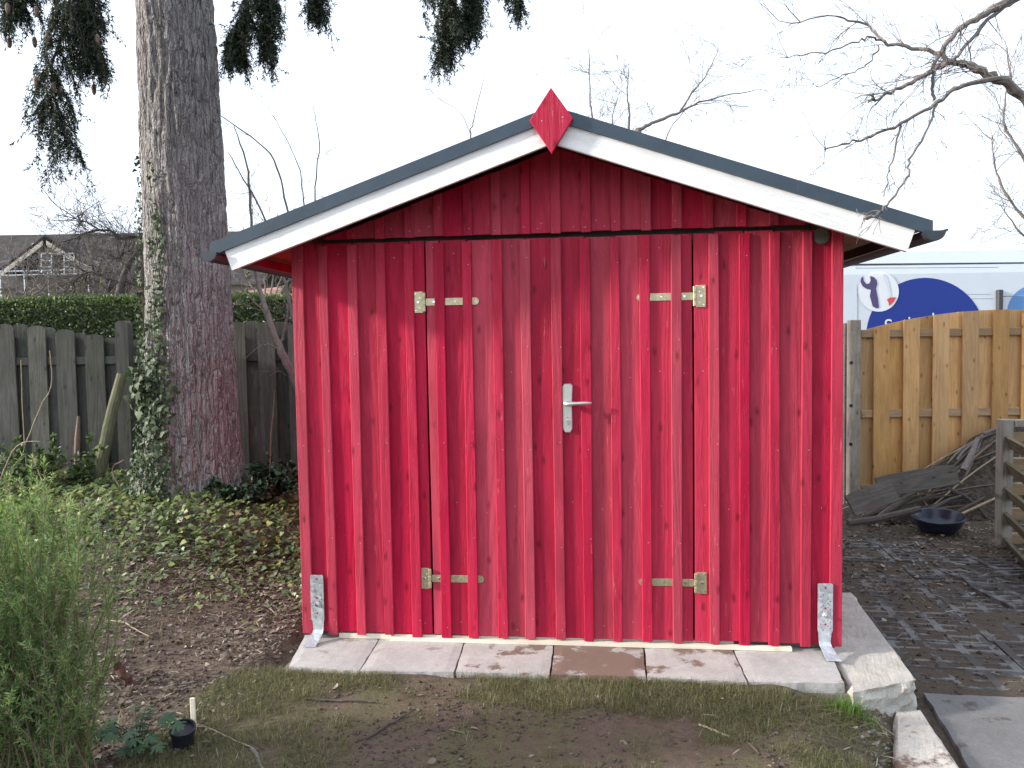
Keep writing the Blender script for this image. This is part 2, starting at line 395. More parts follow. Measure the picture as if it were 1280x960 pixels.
# ------------------------------------------------------------------ ground
TRUNK = np.array([*at(243, 600, 6.7)[:2]])
KERB_A = onz(1123, 884, -.15); KERB_B = onz(1118, 990, -.15)
def lawn_edge(v): return np.where(v > -.3, 2.86, np.maximum(2.84 + .362 * (v + .3), 2.3))
def height(x, y):
    x = np.asarray(x, float); y = np.asarray(y, float)
    u, v = uv_of(x, y)
    z = -.052 + .026 * (fbm(x * 2.1, y * 2.1, 3) - .47) + .016 * (fbm(x * 9, y * 9, 5) - .47)
    # bank rising to the tree and the left fence
    w = sstep(-.25, -1.6, u) * sstep(-.9, 2.6, v)
    z = z + w * .34
    z = z + sstep(-.45, -1.1, u) * .05 * fbm(x * 3, y * 3, 8)
    # the yard on the right lies lower
    edge = lawn_edge(v)
    yd = sstep(edge - .09, edge + .05, u)
    z = z * (1 - yd) + yd * (-.235 + .030 * (fbm(x * 5, y * 5, 21) - .47) + .05 * sstep(4.2, 5.6, u) + .03 * sstep(1.6, 3.2, v))
    lip = sstep(2.3, 2.72, u) * (1 - yd) * sstep(-.1, -.4, v)
    z = z - .10 * lip
    # level seat for the slabs and the shed
    inside = sstep(-.12, -.05, u) * sstep(2.82, 2.78, u) * sstep(-.36, -.32, v) * sstep(3.3, 3.2, v)
    z = z * (1 - inside) + inside * (-.115)
    far = sstep(9, 16, np.hypot(x, y)); z = z * (1 - far) + far * (-.05)
    return z
def gz(x, y): return float(height(np.array([x]), np.array([y]))[0])

def make_ground():
    def axis(lo, hi, st, far):
        a = list(np.arange(lo, hi, st)); s = st; p = hi
        while p < far: a.append(p); s *= 1.35; p += s
        s = st; p = lo - st; pre = []
        while p > -far: pre.append(p); s *= 1.35; p -= s
        return np.array(pre[::-1] + a)
    xs = axis(-5.6, 6.2, .045, 2500); ys = axis(1.6, 9.2, .045, 2500)
    X, Y = np.meshgrid(xs, ys); Z = height(X, Y)
    nx, ny = len(xs), len(ys)
    V = np.stack([X.ravel(), Y.ravel(), Z.ravel()], 1)
    i = np.arange((ny - 1) * (nx - 1)); r, c = i // (nx - 1), i % (nx - 1); a = r * nx + c
    o = np_mesh('ground', V, np.stack([a, a + 1, a + nx + 1, a + nx], 1), M['ground'], smooth=True)
    u, v = uv_of(V[:, 0], V[:, 1])
    lawn = sstep(-.35, .05, u + .25 * (fbm(V[:, 0] * 3, V[:, 1] * 3, 4) - .5)) * sstep(2.95, 2.8, u) * sstep(-.3, -.5, v)
    lawn = np.maximum(lawn, sstep(12, 20, np.hypot(V[:, 0], V[:, 1])))
    wet = sstep(2.85, 3.05, u) * sstep(20, 14, V[:, 1])
    wet = np.maximum(wet, .2 * sstep(-.3, -.8, u) * sstep(-1.2, -.2, v) * sstep(1.4, .8, v))
    red = sstep(-.2, .6, u) * sstep(2.9, 2.6, u) * sstep(-.35, -.7, v)
    col = np.stack([lawn, wet, red, np.ones_like(red)], 1).astype(np.float32)
    at_ = o.data.attributes.new('zone', 'FLOAT_COLOR', 'POINT'); at_.data.foreach_set('color', col.ravel())
    tag(o, kind='structure'); return o
make_ground()

# ------------------------------------------------------------------ the shed
def board_mesh(name, w, h, t, mats, c=.003, ztop=None, nails=(), wob=0.0, zbot=0.0, seed=0):
    """upright board: width along x (centred), front at y=0, back at y=t; ztop(x) gives a sloping top"""
    b = MB(); rr = random.Random(seed)
    prof = [(-w / 2, t), (-w / 2, c), (-w / 2 + c, 0), (w / 2 - c, 0), (w / 2, c), (w / 2, t)]
    zt = (lambda x: h) if ztop is None else ztop
    n = 7 if wob else 2
    vs = []
    ph = [rr.uniform(0, 6) for _ in range(4)]
    for i in range(n):
        k = i / (n - 1)
        for j, (x, y) in enumerate(prof):
            dx = wob * math.sin(k * 5 + ph[0] + (2 if j > 2 else 0)) ; dy = wob * .8 * math.sin(k * 4 + ph[1] + j * .3)
            vs.append((x + dx, y + dy, zbot + (zt(x) - zbot) * k))
    L = len(prof)
    fs = [(i * L + j, i * L + (j + 1) % L, (i + 1) * L + (j + 1) % L, (i + 1) * L + j) for i in range(n - 1) for j in range(L)]
    fs = [f[::-1] for f in fs] + [tuple(range(L)), tuple((n - 1) * L + j for j in range(L))[::-1]]
    b.add(vs, fs)
    for (x, z) in nails: b.disc((x, -.0006, z), .0027, 'y', 6, .0010, 1)
    return b.mesh(name, mats)

shed = empty('garden_shed', ORIG, -SHED_A)
tag(shed, 'red wooden garden shed with double doors and white barge boards', 'shed')
SW, SD, SLOPE, MID = 2.711, 3.0, .345, 1.3553
TH = .019
BAT = [.030, .166, .317, .465, .612, .765, .906, 1.057, 1.196, 1.350, 1.492, 1.636, 1.781, 1.930, 2.110, 2.253, 2.394, 2.544, 2.683]
D0, D1 = .6915, 2.0125
WH = 2.006
def nailset(rr, h, xs=(0,), rows=(.06, .5, .94), p=.8):
    return [(x + rr.uniform(-.006, .006), h * r + rr.uniform(-.03, .03)) for x in xs for r in rows if rr.random() < p]
rr = random.Random(3)
def put(name, u, v, z, me, parent, tilt=0.0, yaw=0.0): return link(name, me, parent, (u, v, z), (0, tilt, yaw))

door_l = MB(); door_r = MB()
for mb, a, b_ in ((door_l, D0 + .03, 1.335), (door_r, 1.365, D1 - .03)):
    mb.box(a, b_, .042, .062, .92, 1.04)
leafL = door_l.build('door', M['frame'], shed); leafR = door_r.build('door', M['frame'], shed)
leafL['label'] = 'left door leaf'; leafR['label'] = 'right door leaf with lever handle'

for par_, a, b_ in ((leafL, D0 + .03, 1.335), (leafR, 1.365, D1 - .03)):
    for z_ in (.12, 1.72):
        mb = MB(); mb.box(a, b_, .042, .062, z_, z_ + .12); mb.build('ledge', M['frame'], par_)
def base_run(cs, lo, hi, parent):
    """flat boards between batten centres, from lo to hi"""
    xs = [lo] + [c for c in cs if lo + .02 < c < hi - .02] + [hi]
    for k, (a, b_) in enumerate(zip(xs[:-1], xs[1:])):
        a2 = a + (.004 if k else 0); b2 = b_ - (.004 if k < len(xs) - 2 else 0)
        w = b2 - a2
        if w < .012: continue
        me = board_mesh('board', w, WH, TH, [M['red'], M['nail']], .002, nails=nailset(rr, WH, (0,), (.03, .33, .66, .97), .35), wob=.0012, seed=rr.random())
        put('board', (a2 + b2) / 2, .0165 + rr.uniform(-.0015, .0015), rr.uniform(-.004, .004), me, parent)
def bat(c, parent, w=.049, z0=None, h=WH, zt=None, v=0.0):
    nl = nailset(rr, h - .04, (.012,), (.04, .25, .5, .75, .97), .5)
    me = board_mesh('batten', w + rr.uniform(-.002, .002), h, .0155, [M['red_batten'], M['nail']], .003, nails=nl, wob=.0015, seed=rr.random())
    put('batten', c, v + rr.uniform(-.001, .001), (rr.uniform(-.012, -.002) if z0 is None else z0), me, parent, rr.uniform(-.0012, .0012), rr.uniform(-.03, .03))
base_run(BAT[:5], .002, D0 - .004, shed)
base_run(BAT[5:9], D0 + .005, 1.349, leafL)
base_run(BAT[10:14], 1.353, D1 - .005, leafR)
base_run(BAT[14:], D1 + .004, SW - .002, shed)
for i, c in enumerate(BAT):
    par = shed if i < 5 or i > 13 else (leafL if i <= 9 else leafR)
    if i == 9: bat(c, par, .050, v=-.001)
    else: bat(c, par, .049 if 0 < i < 18 else .056)

# gable boards
ROOFZ = 2.44
def zg(u): return ROOFZ - SLOPE * abs(u - MID)
GB = [-.0 + .16 + .1475 * k for k in range(-1, 18)]
GB = [.018, .166, .317, .465, .617, .765, .915, 1.057, 1.203, 1.352, 1.500, 1.645, 1.790, 1.937, 2.085, 2.240, 2.390, 2.540, 2.690]
G0 = 2.030
for a, b_ in zip(GB[:-1], GB[1:]):
    w = b_ - a - .008; cu = (a + b_) / 2
    if zg(a) < G0 + .02 or zg(b_) < G0 + .02:
        if max(zg(a), zg(b_)) < G0 + .05: continue
    me = board_mesh('gable_board', w, 0, TH, [M['red'], M['nail']], .002, ztop=lambda x, cu=cu: max(.01, zg(cu + x) - G0), nails=[(rr.uniform(-.03, .03), rr.uniform(.02, .05)) for _ in range(rr.randint(0, 2)) if zg(cu) - G0 > .08], seed=1)
    put('gable_board', cu, .013, G0 + rr.uniform(-.002, .003), me, shed)
for c in GB:
    if zg(c) - .03 < G0 + .02: continue
    me = board_mesh('gable_batten', .048, 0, .016, [M['red_batten'], M['nail']], .0035, ztop=lambda x, c=c: max(.01, zg(c + x) - G0 - .002), nails=[(rr.uniform(-.01, .01), rr.uniform(.02, .05)) for _ in range(rr.randint(0, 2)) if zg(c) - G0 > .08], seed=2)
    put('gable_batten', c, -.0035, G0 + rr.uniform(-.006, .002), me, shed)
b = MB(); b.box(.13, SW - .13, .101, .15, 1.95, 2.10); b.box(.02, .10, .045, .12, -.03, 2.0); b.box(SW - .10, SW - .02, .045, .12, -.03, 2.0)
b.box(D0 - .07, D0 - .012, .045, .10, -.03, 1.985); b.box(D1 + .012, D1 + .07, .045, .10, -.03, 1.985)
b.box(.101, D0 - .071, .05, .10, -.03, .04); b.box(D1 + .071, SW - .101, .05, .10, -.03, .04)
b.build('frame', M['oldplank'], shed)  # frame coloured dark to stand for shade in the gap below the gable
b = MB(); b.box(.02, SW - .02, .125, SD - .03, -.03, -.005); b.build('floor', M['oldplank'], shed)
lin = MB(); lin.box(.11, SW - .11, .16, .17, .0, 2.09)
lin.build('light_leak_panel', M['oldplank'], shed)  # unseen dark panel added behind the front to stop light leaking through
# side and back walls: same boards, shared meshes
sb = [board_mesh('board', .139, 1.99, TH, [M['red'], M['nail']], .002, wob=.001, seed=k) for k in range(3)]
st = [board_mesh('batten', .049, 1.99, .0215, [M['red_batten'], M['nail']], .0035, wob=.001, seed=k) for k in range(3)]
for side in (0, 1):
    k = 0; v = .1
    while v < SD - .03:
        u_ = (.0225 if side == 0 else SW - .0225); u2 = 0.0 if side == 0 else SW
        rz = -math.pi / 2 if side == 0 else math.pi / 2
        link('board', sb[k % 3], shed, (u_, v + .03, 0), (0, 0, rz)); link('batten', st[k % 3], shed, (u2, v + .1025, 0), (0, 0, rz)); k += 1; v += .147
for k in range(18):
    u_ = .09 + k * .148
    me = board_mesh('board', .147, 0, TH, [M['red'], M['nail']], .002, ztop=lambda x, u_=u_: zg(u_ + x), seed=k)
    link('board', me, shed, (u_, SD, 0), (0, 0, math.pi))

# roof: two decks of boards, covering, verge trims, barge boards, gutters
V0, V1 = -.245, SD + .25
EU = 1.612
def slope_slab(mb, side, d0, d1, v0, v1, ztop, thick, mi=0):
    """slab lying on one roof slope; d measured from the ridge"""
    s = -1 if side == 0 else 1
    P = []
    for d in (d0, d1):
        for v in (v0, v1):
            for t in (0, thick): P.append((MID + s * d, v, ztop - SLOPE * d - t))
    f = [(0, 2, 6, 4), (1, 5, 7, 3), (0, 4, 5, 1), (2, 3, 7, 6), (4, 6, 7, 5), (0, 1, 3, 2)]
    mb.add(P, f, mi)
roof = MB()
for side in (0, 1): slope_slab(roof, side, .0, EU + .012, V0 - .012, V1 + .01, 2.541, .012)
roofo = roof.build('roof', M['trim'], shed)
for side in (0, 1):
    k = 0; d = .002
    while d < EU:
        w = min(.12, EU - d); b = MB(); slope_slab(b, side, d, d + w - .003, V0, V1, 2.5275, .022)
        b.build('deck_board', M['soffit_red'] if (side == 0 and d < 5) else M['soffit'], roofo); d += .12
    # overlapping courses on top
    d = .05; k = 0
    while d < EU:
        b = MB(); slope_slab(b, side, d, min(d + .30, EU + .02), V0 - .004, V1, 2.5465 + .004 * (k % 2), .0035); b.build('roof_course', M['trim'], roofo); d += .26; k += 1
    for v in (-.18, .62, 1.4, 2.2, SD + .1):
        b = MB(); slope_slab(b, side, .03, EU - .10, v, v + .06, 2.5045 , .075); b.build('rafter', M['red'] if side == 0 else M['soffit'], roofo)
for side in (0, 1):
    s = -1 if side == 0 else 1
    b = MB(); slope_slab(b, side, 0.0, EU + .03, -.288, -.262, 2.557, .062); slope_slab(b, side, 0.0, EU + .03, -.2615, -.18, 2.557, .003)
    b.build('verge_trim', M['trim'], shed)
    # barge board with a square-cut end, as a box laid along the slope
    L = 1.662; hgt = .097; t = .024; a = math.atan(SLOPE)
    b = MB(); n = 12; rr2 = random.Random(side)
    x0, x1 = (0, L)
    vs = []
    for i in range(n + 1):
        x = x0 + (x1 - x0) * i / n; w0 = rr2.uniform(-.0012, .0012)
        top = 0.0 if i else 0.0
        sh_ = 0.0
        if i == 0: vs += [(x, 0, 0), (x + hgt * math.tan(a) * 1.0, 0, -hgt), (x + hgt * math.tan(a), t, -hgt), (x, t, 0)]
        else: vs += [(x, w0, 0), (x, w0, -hgt + w0), (x, t, -hgt), (x, t, 0)]
    vs[0:4] = [(0, 0, 0), (-hgt * math.tan(a), 0, -hgt), (-hgt * math.tan(a), t, -hgt), (0, t, 0)]
    fs = [(4 * i + j, 4 * i + (j + 1) % 4, 4 * i + 4 + (j + 1) % 4, 4 * i + 4 + j) for i in range(n) for j in range(4)] + [(3, 2, 1, 0), (4 * n, 4 * n + 1, 4 * n + 2, 4 * n + 3)]
    if side == 0: vs = [(-x, y, z) for x, y, z in vs]; fs = [f[::-1] for f in fs]
    b.add(vs, [f[::-1] for f in fs])
    b.build('barge_board', M['white'], shed, (MID + s * .0015, -.2745 - (.0 if side else .0), 2.4945), (0, a * s, 0))
    # gutter: half round with a beaded lip, running back under the eave
    gu = MID + s * (EU + .035); gzz = 2.541 - SLOPE * (EU + .03) - .028
    b = MB(); n = 10; prof = [(.045 * math.cos(math.pi * j / n), -.045 * math.sin(math.pi * j / n)) for j in range(n + 1)]
    prof2 = [(x * .93, z * .93) for x, z in prof][::-1]
    pr = prof + prof2; vs = [(x, v, z) for v in (-.30, V1) for x, z in pr]; Lp = len(pr)
    b.add(vs, [(j, (j + 1) % Lp, Lp + (j + 1) % Lp, Lp + j) for j in range(Lp)])
    b.add([(x, -.2995, z) for x, z in prof], [tuple(range(n + 1))]); b.add([(x, V1 - .001, z) for x, z in prof], [tuple(range(n + 1))])
    b.tube([(.047 * -s * -1, -.302, .0), (.047 * s, V1, .0)], .006, 6)
    
    b.build('gutter', M['gutter'], shed, (gu, 0, gzz), smooth=False)
# eave closing boards (seen under the overhang)
for side in (0, 1):
    s = -1 if side == 0 else 1
    b = MB(); d = EU - .09; x = MID + s * d; z = 2.4795 - SLOPE * d
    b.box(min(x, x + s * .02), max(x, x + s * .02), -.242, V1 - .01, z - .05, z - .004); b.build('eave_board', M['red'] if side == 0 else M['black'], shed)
# diamond on the ridge
b = MB(); w2, h2 = .098, .146
P = [(0, h2), (w2, 0.005), (0, -h2), (-w2, .005)]
for inset, yy in ((.0, 0.0),): pass
fr = [(x * .965, -.022, z * .965) for x, z in P]; mid = [(x, -.018, z) for x, z in P]; bk = [(x, 0, z) for x, z in P]
b.add(fr + mid + bk, [(0, 3, 2, 1)] + [(i, (i + 1) % 4, 4 + (i + 1) % 4, 4 + i) for i in range(4)] + [(4 + i, 4 + (i + 1) % 4, 8 + (i + 1) % 4, 8 + i) for i in range(4)] + [(8, 9, 10, 11)])
for x, z in ((-.043, .0), (.052, .012)): b.disc((x, -.0222, z), .0032, 'y', 8, .0006, 1)
b.build('ridge_diamond', [M['red_batten'], M['nail']], shed, (MID, -.2905, 2.485), (0, .0, 0))
b = MB(); b.lathe([(0, .012), (.034, .012), (.040, .006), (.040, -.002)], 20)
b.build('round_cap', M['oldplank'], shed, (2.612, .016, 1.972), (R(90), 0, 0))

# hinges: plate on the wall board, strap on the door boards, run under the battens
def hinge(parent, flip, z, uu):
    b = MB(); s = 1
    b.cbox(-.060, -.013, -.004, 0, -.054, .054, .0012); b.cbox(-.0125, -.001, -.010, 0, -.050, .050, .002)
    for k in range(3): b.cbox(-.0155, .0005, -.0125, -.0005, -.049 + k * .034, -.019 + k * .034, .003)
    b.cbox(.001, .245, -.0035, 0, -.0185, .0185, .001)
    n = 10; tip = [(.245, .0185)] + [(.252 + .019 * math.sin(math.pi * j / n), .0185 * math.cos(math.pi * j / n)) for j in range(n + 1)] + [(.245, -.0185)]
    m_ = len(tip); b.add([(x, -.0035, z_) for x, z_ in tip] + [(x, 0, z_) for x, z_ in tip], [tuple(range(m_))] + [(i, i + 1, m_ + i + 1, m_ + i) for i in range(m_ - 1)])
    for (x, zz, r) in ((-.038, 0, .0085), (-.030, .022, .005), (-.05, .042, .0045), (-.05, -.042, .0045), (-.028, -.03, .0035), (.042, 0, .0085), (.15, 0, .0048), (.205, -.01, .003), (.258, 0, .004)):
        b.disc((x, -.004, zz), r, 'y', 10, .003 if r > .006 else .0015, 1)
    if flip:
        b.v = [(-x, y, z_) for x, y, z_ in b.v]; b.f = [f[::-1] for f in b.f]
    return b.build('hinge', [M['brass'], M['screw']], parent, (uu, .0148, z))
HT, HB = 1.703, .292
hinge(leafL, False, HT, D0); hinge(leafL, False, HB, D0); hinge(leafR, True, HT, D1); hinge(leafR, True, HB, D1)
# lever handle on its long plate
hd = MB()
out = []
W_, Z0_, Z1_ = .026, -.122, .122
prof = [(-W_, Z1_ - .012), (-W_ + .012, Z1_), (W_ - .010, Z1_), (W_, Z1_ - .010), (W_ - .004, .02), (W_ - .003, Z0_ + .02), (W_ - .014, Z0_), (-W_ + .012, Z0_), (-W_, Z0_ + .016)]
n = len(prof); k_ = .86
hd.add([(x, 0, z) for x, z in prof] + [(x, -.009, z) for x, z in prof] + [(x * k_, -.013, z * .97) for x, z in prof],
       [(i, (i + 1) % n, n + (i + 1) % n, n + i) for i in range(n)] + [(n + i, n + (i + 1) % n, 2 * n + (i + 1) % n, 2 * n + i) for i in range(n)] + [tuple(2 * n + i for i in range(n))])
hdo = hd.build('door_handle', M['handle'], leafR, (1.3985, .0155, 1.163))
b = MB(); b.tube([(0, -.012, .024), (0, -.045, .024)], .013, 14); b.tube([(-.006, -.046, .024), (.012, -.05, .024), (.05, -.052, .026), (.09, -.050, .0275), (.124, -.046, .028)], [.0125, .012, .0095, .0085, .0075], 12)
b.build('lever', M['handle'], leafR, (1.394, .0155, 1.163), smooth=True)
b = MB(); b.tube([(0, -.011, -.066), (0, -.018, -.066)], .0085, 14); b.tube([(0, -.011, -.078), (0, -.0175, -.078)], .005, 10); b.tube([(-.006, -.011, -.045), (-.006, -.016, -.045)], .004, 8)
b.build('lock_cylinder', M['screw'], leafR, (1.3985, .0155, 1.163))
# post anchors
def anchor(uu, mirror):
    b = MB(); rows = [(.305, .031, -.008, 0), (.300, .035, -.008, 0), (.075, .035, -.008, 0.0), (.062, .030, -.009, .002), (.02, .027, -.014, .004), (.005, .028, -.022, .002), (-.012, .030, -.060, -.004), (-.0315, .036, -.118, -.012)]
    vs = []
    for z, w, y, dx in rows: vs += [(-w + dx, y, z), (w + dx, y, z), (w + dx, y + .005, z + .0005), (-w + dx, y + .005, z + .0005)]
    k = len(rows); fs = [(4 * i + j, 4 * i + (j + 1) % 4, 4 * i + 4 + (j + 1) % 4, 4 * i + 4 + j) for i in range(k - 1) for j in range(4)] + [(3, 2, 1, 0), (4 * k - 4, 4 * k - 3, 4 * k - 2, 4 * k - 1)]
    if mirror: vs = [(-x, y, z) for x, y, z in vs]; fs = [f[::-1] for f in fs]
    b.add(vs, fs)
    r3 = random.Random(uu)
    for z in (.285, .185, .105): b.disc((0, -.0083, z), .0055, 'y', 10, .0003, 1)
    for i in range(22):
        b.disc((r3.choice((-.022, -.01, .012, .023)), -.0083, .06 + .225 * (i + .5) / 22), .0026, 'y', 6, .0003, 2)
    b.disc((.0, -.0085, .15), .013, 'y', 6, .008, 3); b.disc((.004, -.016, .15), .007, 'y', 8, .006, 3)
    b.build('post_anchor', [M['galv'], M['red'], M['black'], M['screw']], shed, (uu, 0, 0))
anchor(.088, False); anchor(2.632, True)

# ------------------------------------------------------------------ slabs, stones, strips
ST = -.034
bed = MB(); bed.box(.0, 2.70, -.36, .5, -.30, ST - .052)
bedo = bed.build('slab_bed', M['bed'], None, ORIG, (0, 0, -SHED_A)); tag(bedo, kind='structure')
fronts = [onz(x, y, ST) for x, y in ((357, 832), (449, 838), (568, 839), (688, 842), (808, 845), (935, 852), (1056, 853))]
fu = [uv_of(p[0], p[1]) for p in fronts]
def slab(u0, u1, u0b, u1b, vf0, vf1, mat, seed):
    """paving slab: front edge from (u0,vf0) to (u1,vf1), back edge under the shed at v=.06"""
    r4 = random.Random(seed); vb = .06; bm = bmesh.new()
    nx, ny = 10, 8; g = .004
    grid = []
    for j in range(ny + 1):
        t = j / ny; row = []
        for i in range(nx + 1):
            s = i / nx
            u = (u0 + g) * (1 - s) * (1 - t) + (u1 - g) * s * (1 - t) + (u0b + g) * (1 - s) * t + (u1b - g) * s * t
            v = (vf0 * (1 - s) + vf1 * s) * (1 - t) + vb * t
            e = 0
            if i in (0, nx) or j == 0: u += r4.uniform(-.0025, .0025); v += r4.uniform(-.003, .003); e = -.003
            row.append(bm.verts.new((u, v, ST + e + r4.uniform(-.0008, .0008))))
        grid.append(row)
    for j in range(ny):
        for i in range(nx): bm.faces.new((grid[j][i], grid[j][i + 1], grid[j + 1][i + 1], grid[j + 1][i]))
    ring = grid[0] + [grid[j][nx] for j in range(1, ny + 1)] + grid[ny][nx - 1::-1] + [grid[j][0] for j in range(ny - 1, 0, -1)]
    low = [bm.verts.new((v.co.x + r4.uniform(-.003, .003), v.co.y + r4.uniform(-.003, .003), ST - .05)) for v in ring]
    for k in range(len(ring)):
        q = (k + 1) % len(ring); bm.faces.new((ring[q], ring[k], low[k], low[q]))
    c = Vector(((u0 + u1) / 2, (vf0 + vf1) / 2, ST)); bmesh.ops.translate(bm, verts=list(bm.verts), vec=-c)
    me = bpy.data.meshes.new('paving_slab'); bm.to_mesh(me); bm.free(); me.materials.append(mat)
    o = link('paving_slab', me, bedo, c, (r4.uniform(-.004, .004), r4.uniform(-.003, .003), 0)); return o
ub = [-.055, .395, .84, 1.275, 1.72, 2.165, 2.70]
ub = [uv_of(*onz(x, y, ST)[:2])[0] for x, y in ((384, 801), (471, 802), (579, 805), (692, 806), (805, 808), (917, 812), (1046, 822))]
for k in range(6):
    slab(fu[k][0] + (.0 if k else .01), fu[k + 1][0], ub[k] - (0.05 if k == 0 else 0), ub[k + 1], fu[k][1], fu[k + 1][1], {2: M['slab_mud'], 3: M['slab_mud2'], 4: M['slab_mud']}.get(k, M['slab']), k)

def rock(name, corners, z_top, z_bot, mat, label, cat, amp=.012, cuts=14, roughtop=.004, seed=0, group=None, slope=(0, 0)):
    """hewn stone from a quadrilateral plan; rough sides, flatter top"""
    r5 = random.Random(seed); c = np.mean(np.array(corners), axis=0)
    V = []; F = []; nu, nv, nz = cuts, cuts, 12
    q = [np.array(p[:2]) - c[:2] for p in corners]
    def P(s, t): return (q[0] * (1 - s) + q[1] * s) * (1 - t) + (q[3] * (1 - s) + q[2] * s) * t
    def jit(x, y, z, a):
        n = fbm(np.array([x * 23 + seed * 3 + z * 17]), np.array([y * 23 + z * 29]), seed)[0] - .47
        n2 = fbm(np.array([x * 60 + z * 41]), np.array([y * 60 + z * 37]), seed + 3)[0] - .47
        return a * (n * 1.6 + n2 * .9)
    bm = bmesh.new(); top = []
    for j in range(nv + 1):
        row = []
        for i in range(nu + 1):
            p = P(i / nu, j / nv); e = min(i, nu - i, j, nv - j)
            zz = z_top - c[2] * 0 + jit(p[0], p[1], 0, roughtop) - (.010 if e == 0 else 0) + slope[0] * (i / nu - .5) + slope[1] * (j / nv - .5)
            k = 1 - (.012 if e == 0 else 0)
            row.append(bm.verts.new((p[0] * k, p[1] * k, zz)))
        top.append(row)
    for j in range(nv):
        for i in range(nu): bm.faces.new((top[j][i], top[j][i + 1], top[j + 1][i + 1], top[j + 1][i]))
    ring = top[0] + [top[j][nu] for j in range(1, nv + 1)] + top[nv][nu - 1::-1] + [top[j][0] for j in range(nv - 1, 0, -1)]
    prev = ring
    for k in range(1, nz + 1):
        cur = []
        for v in ring:
            z = v.co.z + (z_bot - v.co.z) * k / nz; ii = ring.index(v); e_ = ring[(ii + 1) % len(ring)].co - ring[ii - 1].co; d = Vector((e_.y, -e_.x, 0)).normalized()
            n_ = fbm(np.array([(v.co.x + v.co.y) * 11 + seed]), np.array([z * 26]), seed)[0] - .47; n3_ = fbm(np.array([(v.co.x - v.co.y) * 34]), np.array([z * 55]), seed + 5)[0] - .47
            o_ = amp * (1.6 * n_ + .8 * n3_) + (.006 if k == 1 else .010)
            cur.append(bm.verts.new((v.co.x + d.x * o_, v.co.y + d.y * o_, z + r5.uniform(-.003, .003))))
        for a_ in range(len(ring)):
            b_ = (a_ + 1) % len(ring); bm.faces.new((prev[b_], prev[a_], cur[a_], cur[b_]))
        prev = cur
    me = bpy.data.meshes.new(name); bm.to_mesh(me); bm.free(); me.materials.append(mat)
    o = link(name, me, None, (c[0], c[1], 0)); tag(o, label, cat, group); return o
zb = -.052
rock('stone_block', [onz(1066, 864, zb), onz(1146, 848, zb), onz(1063, 738, zb), S(2.735, 1.0, zb)], zb, -.30, M['stone'],
     'rough hewn stone block beside the shed\'s right front corner', 'stone', .045, 30, .004, 4)
zk = -.165
rock('kerb_stone', [onz(1118, 990, zk), onz(1222, 990, zk), onz(1150, 884, zk), onz(1120, 886, zk)], zk, -.36, M['kerbst'],
     'mud smeared kerb stone in the lower right corner', 'stone', .012, 16, .008, 9)

def strip(p0, p1, label, h=.024, dep=.022):
    a = onz(p0[0], p0[1], ST + .001); b_ = onz(p1[0], p1[1], ST + .001); L = np.linalg.norm(b_ - a)
    b = MB(); n = 10; vs = []
    for i in range(n + 1):
        x = L * i / n; w = .0015 * math.sin(i * 1.7)
        vs += [(x, w, 0), (x, dep + w, 0), (x, dep + w, h), (x, w, h)]
    b.add(vs, [(4 * i + j, 4 * i + (j + 1) % 4, 4 * i + 4 + (j + 1) % 4, 4 * i + 4 + j)[::-1] for i in range(n) for j in range(4)] + [(0, 1, 2, 3)[::-1], (4 * n, 4 * n + 1, 4 * n + 2, 4 * n + 3)])
    ang = math.atan2(b_[1] - a[1], b_[0] - a[0])
    o = b.build('wood_strip', M['strip'], None, a, (0, 0, ang)); tag(o, label, 'wood strip', 'pale strips on the slabs under the doors'); return o
strip((424, 797.5), (917, 808), 'rear bare wood strip lying close under the shed doors', .026)
strip((488, 801), (990, 814.5), 'front bare wood strip on the slabs, reaching further right', .019, .026)

# ------------------------------------------------------------------ left fence (double sided, rounded board tops)
def round_board(w, h, t, mat, name='board'):
    b = MB(); n = 8; c = .003
    prof = [(-w / 2, 0)] + [(-w / 2 * math.cos(math.pi * j / n) , h - w * .26 + w * .26 * math.sin(math.pi * j / n)) for j in range(n + 1)] + [(w / 2, 0)]
    k = len(prof)
    b.add([(x, 0, z) for x, z in prof] + [(x, t, z) for x, z in prof], [tuple(range(k))[::-1]] + [tuple(k + i for i in range(k))] + [(i, (i + 1) % k, k + (i + 1) % k, k + i) for i in range(k)])
    return b.mesh(name, mat)
def left_fence(name, boards_f, boards_b, rails, FY, label, x_l, x_r, zfoot=.0, lean=0.0):
    root = empty(name, (at((x_l + x_r) / 2, 500, FY)[0], FY, zfoot)); tag(root, label, 'fence', 'weathered fence panels on the left')
    ox, oz = root.location.x, zfoot
    for lst, dy, nm in ((boards_f, -.036, 'board'), (boards_b, .017, 'board')):
        for (xa, xb, yt) in lst:
            p = at((xa + xb) / 2, yt, FY + dy); w = (xb - xa) / FPX * (FY + dy)
            me = round_board(w * .98, p[2] - oz, .019, M['grey'])
            link(nm, me, root, (p[0] - ox, dy + random.uniform(-.004, .004), 0), (0, random.uniform(-.008, .008), random.uniform(-.02, .02)))
    for y in rails:
        za = at((x_l + x_r) / 2, y, FY)[2] - oz
        b = MB(); x0 = at(x_l, y, FY)[0] - ox; x1 = at(x_r, y, FY)[0] - ox
        b.cbox(x0, x1, -.016, .016, za - .035, za + .035, .004); b.build('rail', M['grey'], root)
    return root
FY = 7.4
fb = [(-122, -99, 412), (-85, -62, 408), (-47, -24, 406), (-7, 18, 405), (32, 55, 407), (68, 92, 412), (105, 129, 418)]
bb = [(-102, -83, 410), (-65, -45, 406), (-27, -5, 404), (15, 34, 405), (53, 70, 409), (90, 107, 416), (127, 146, 422), (160, 180, 425)]
left_fence('board_fence', fb, bb, (452, 585), FY, 'weathered grey board fence panel left of the big trunk', -125, 182, .1)
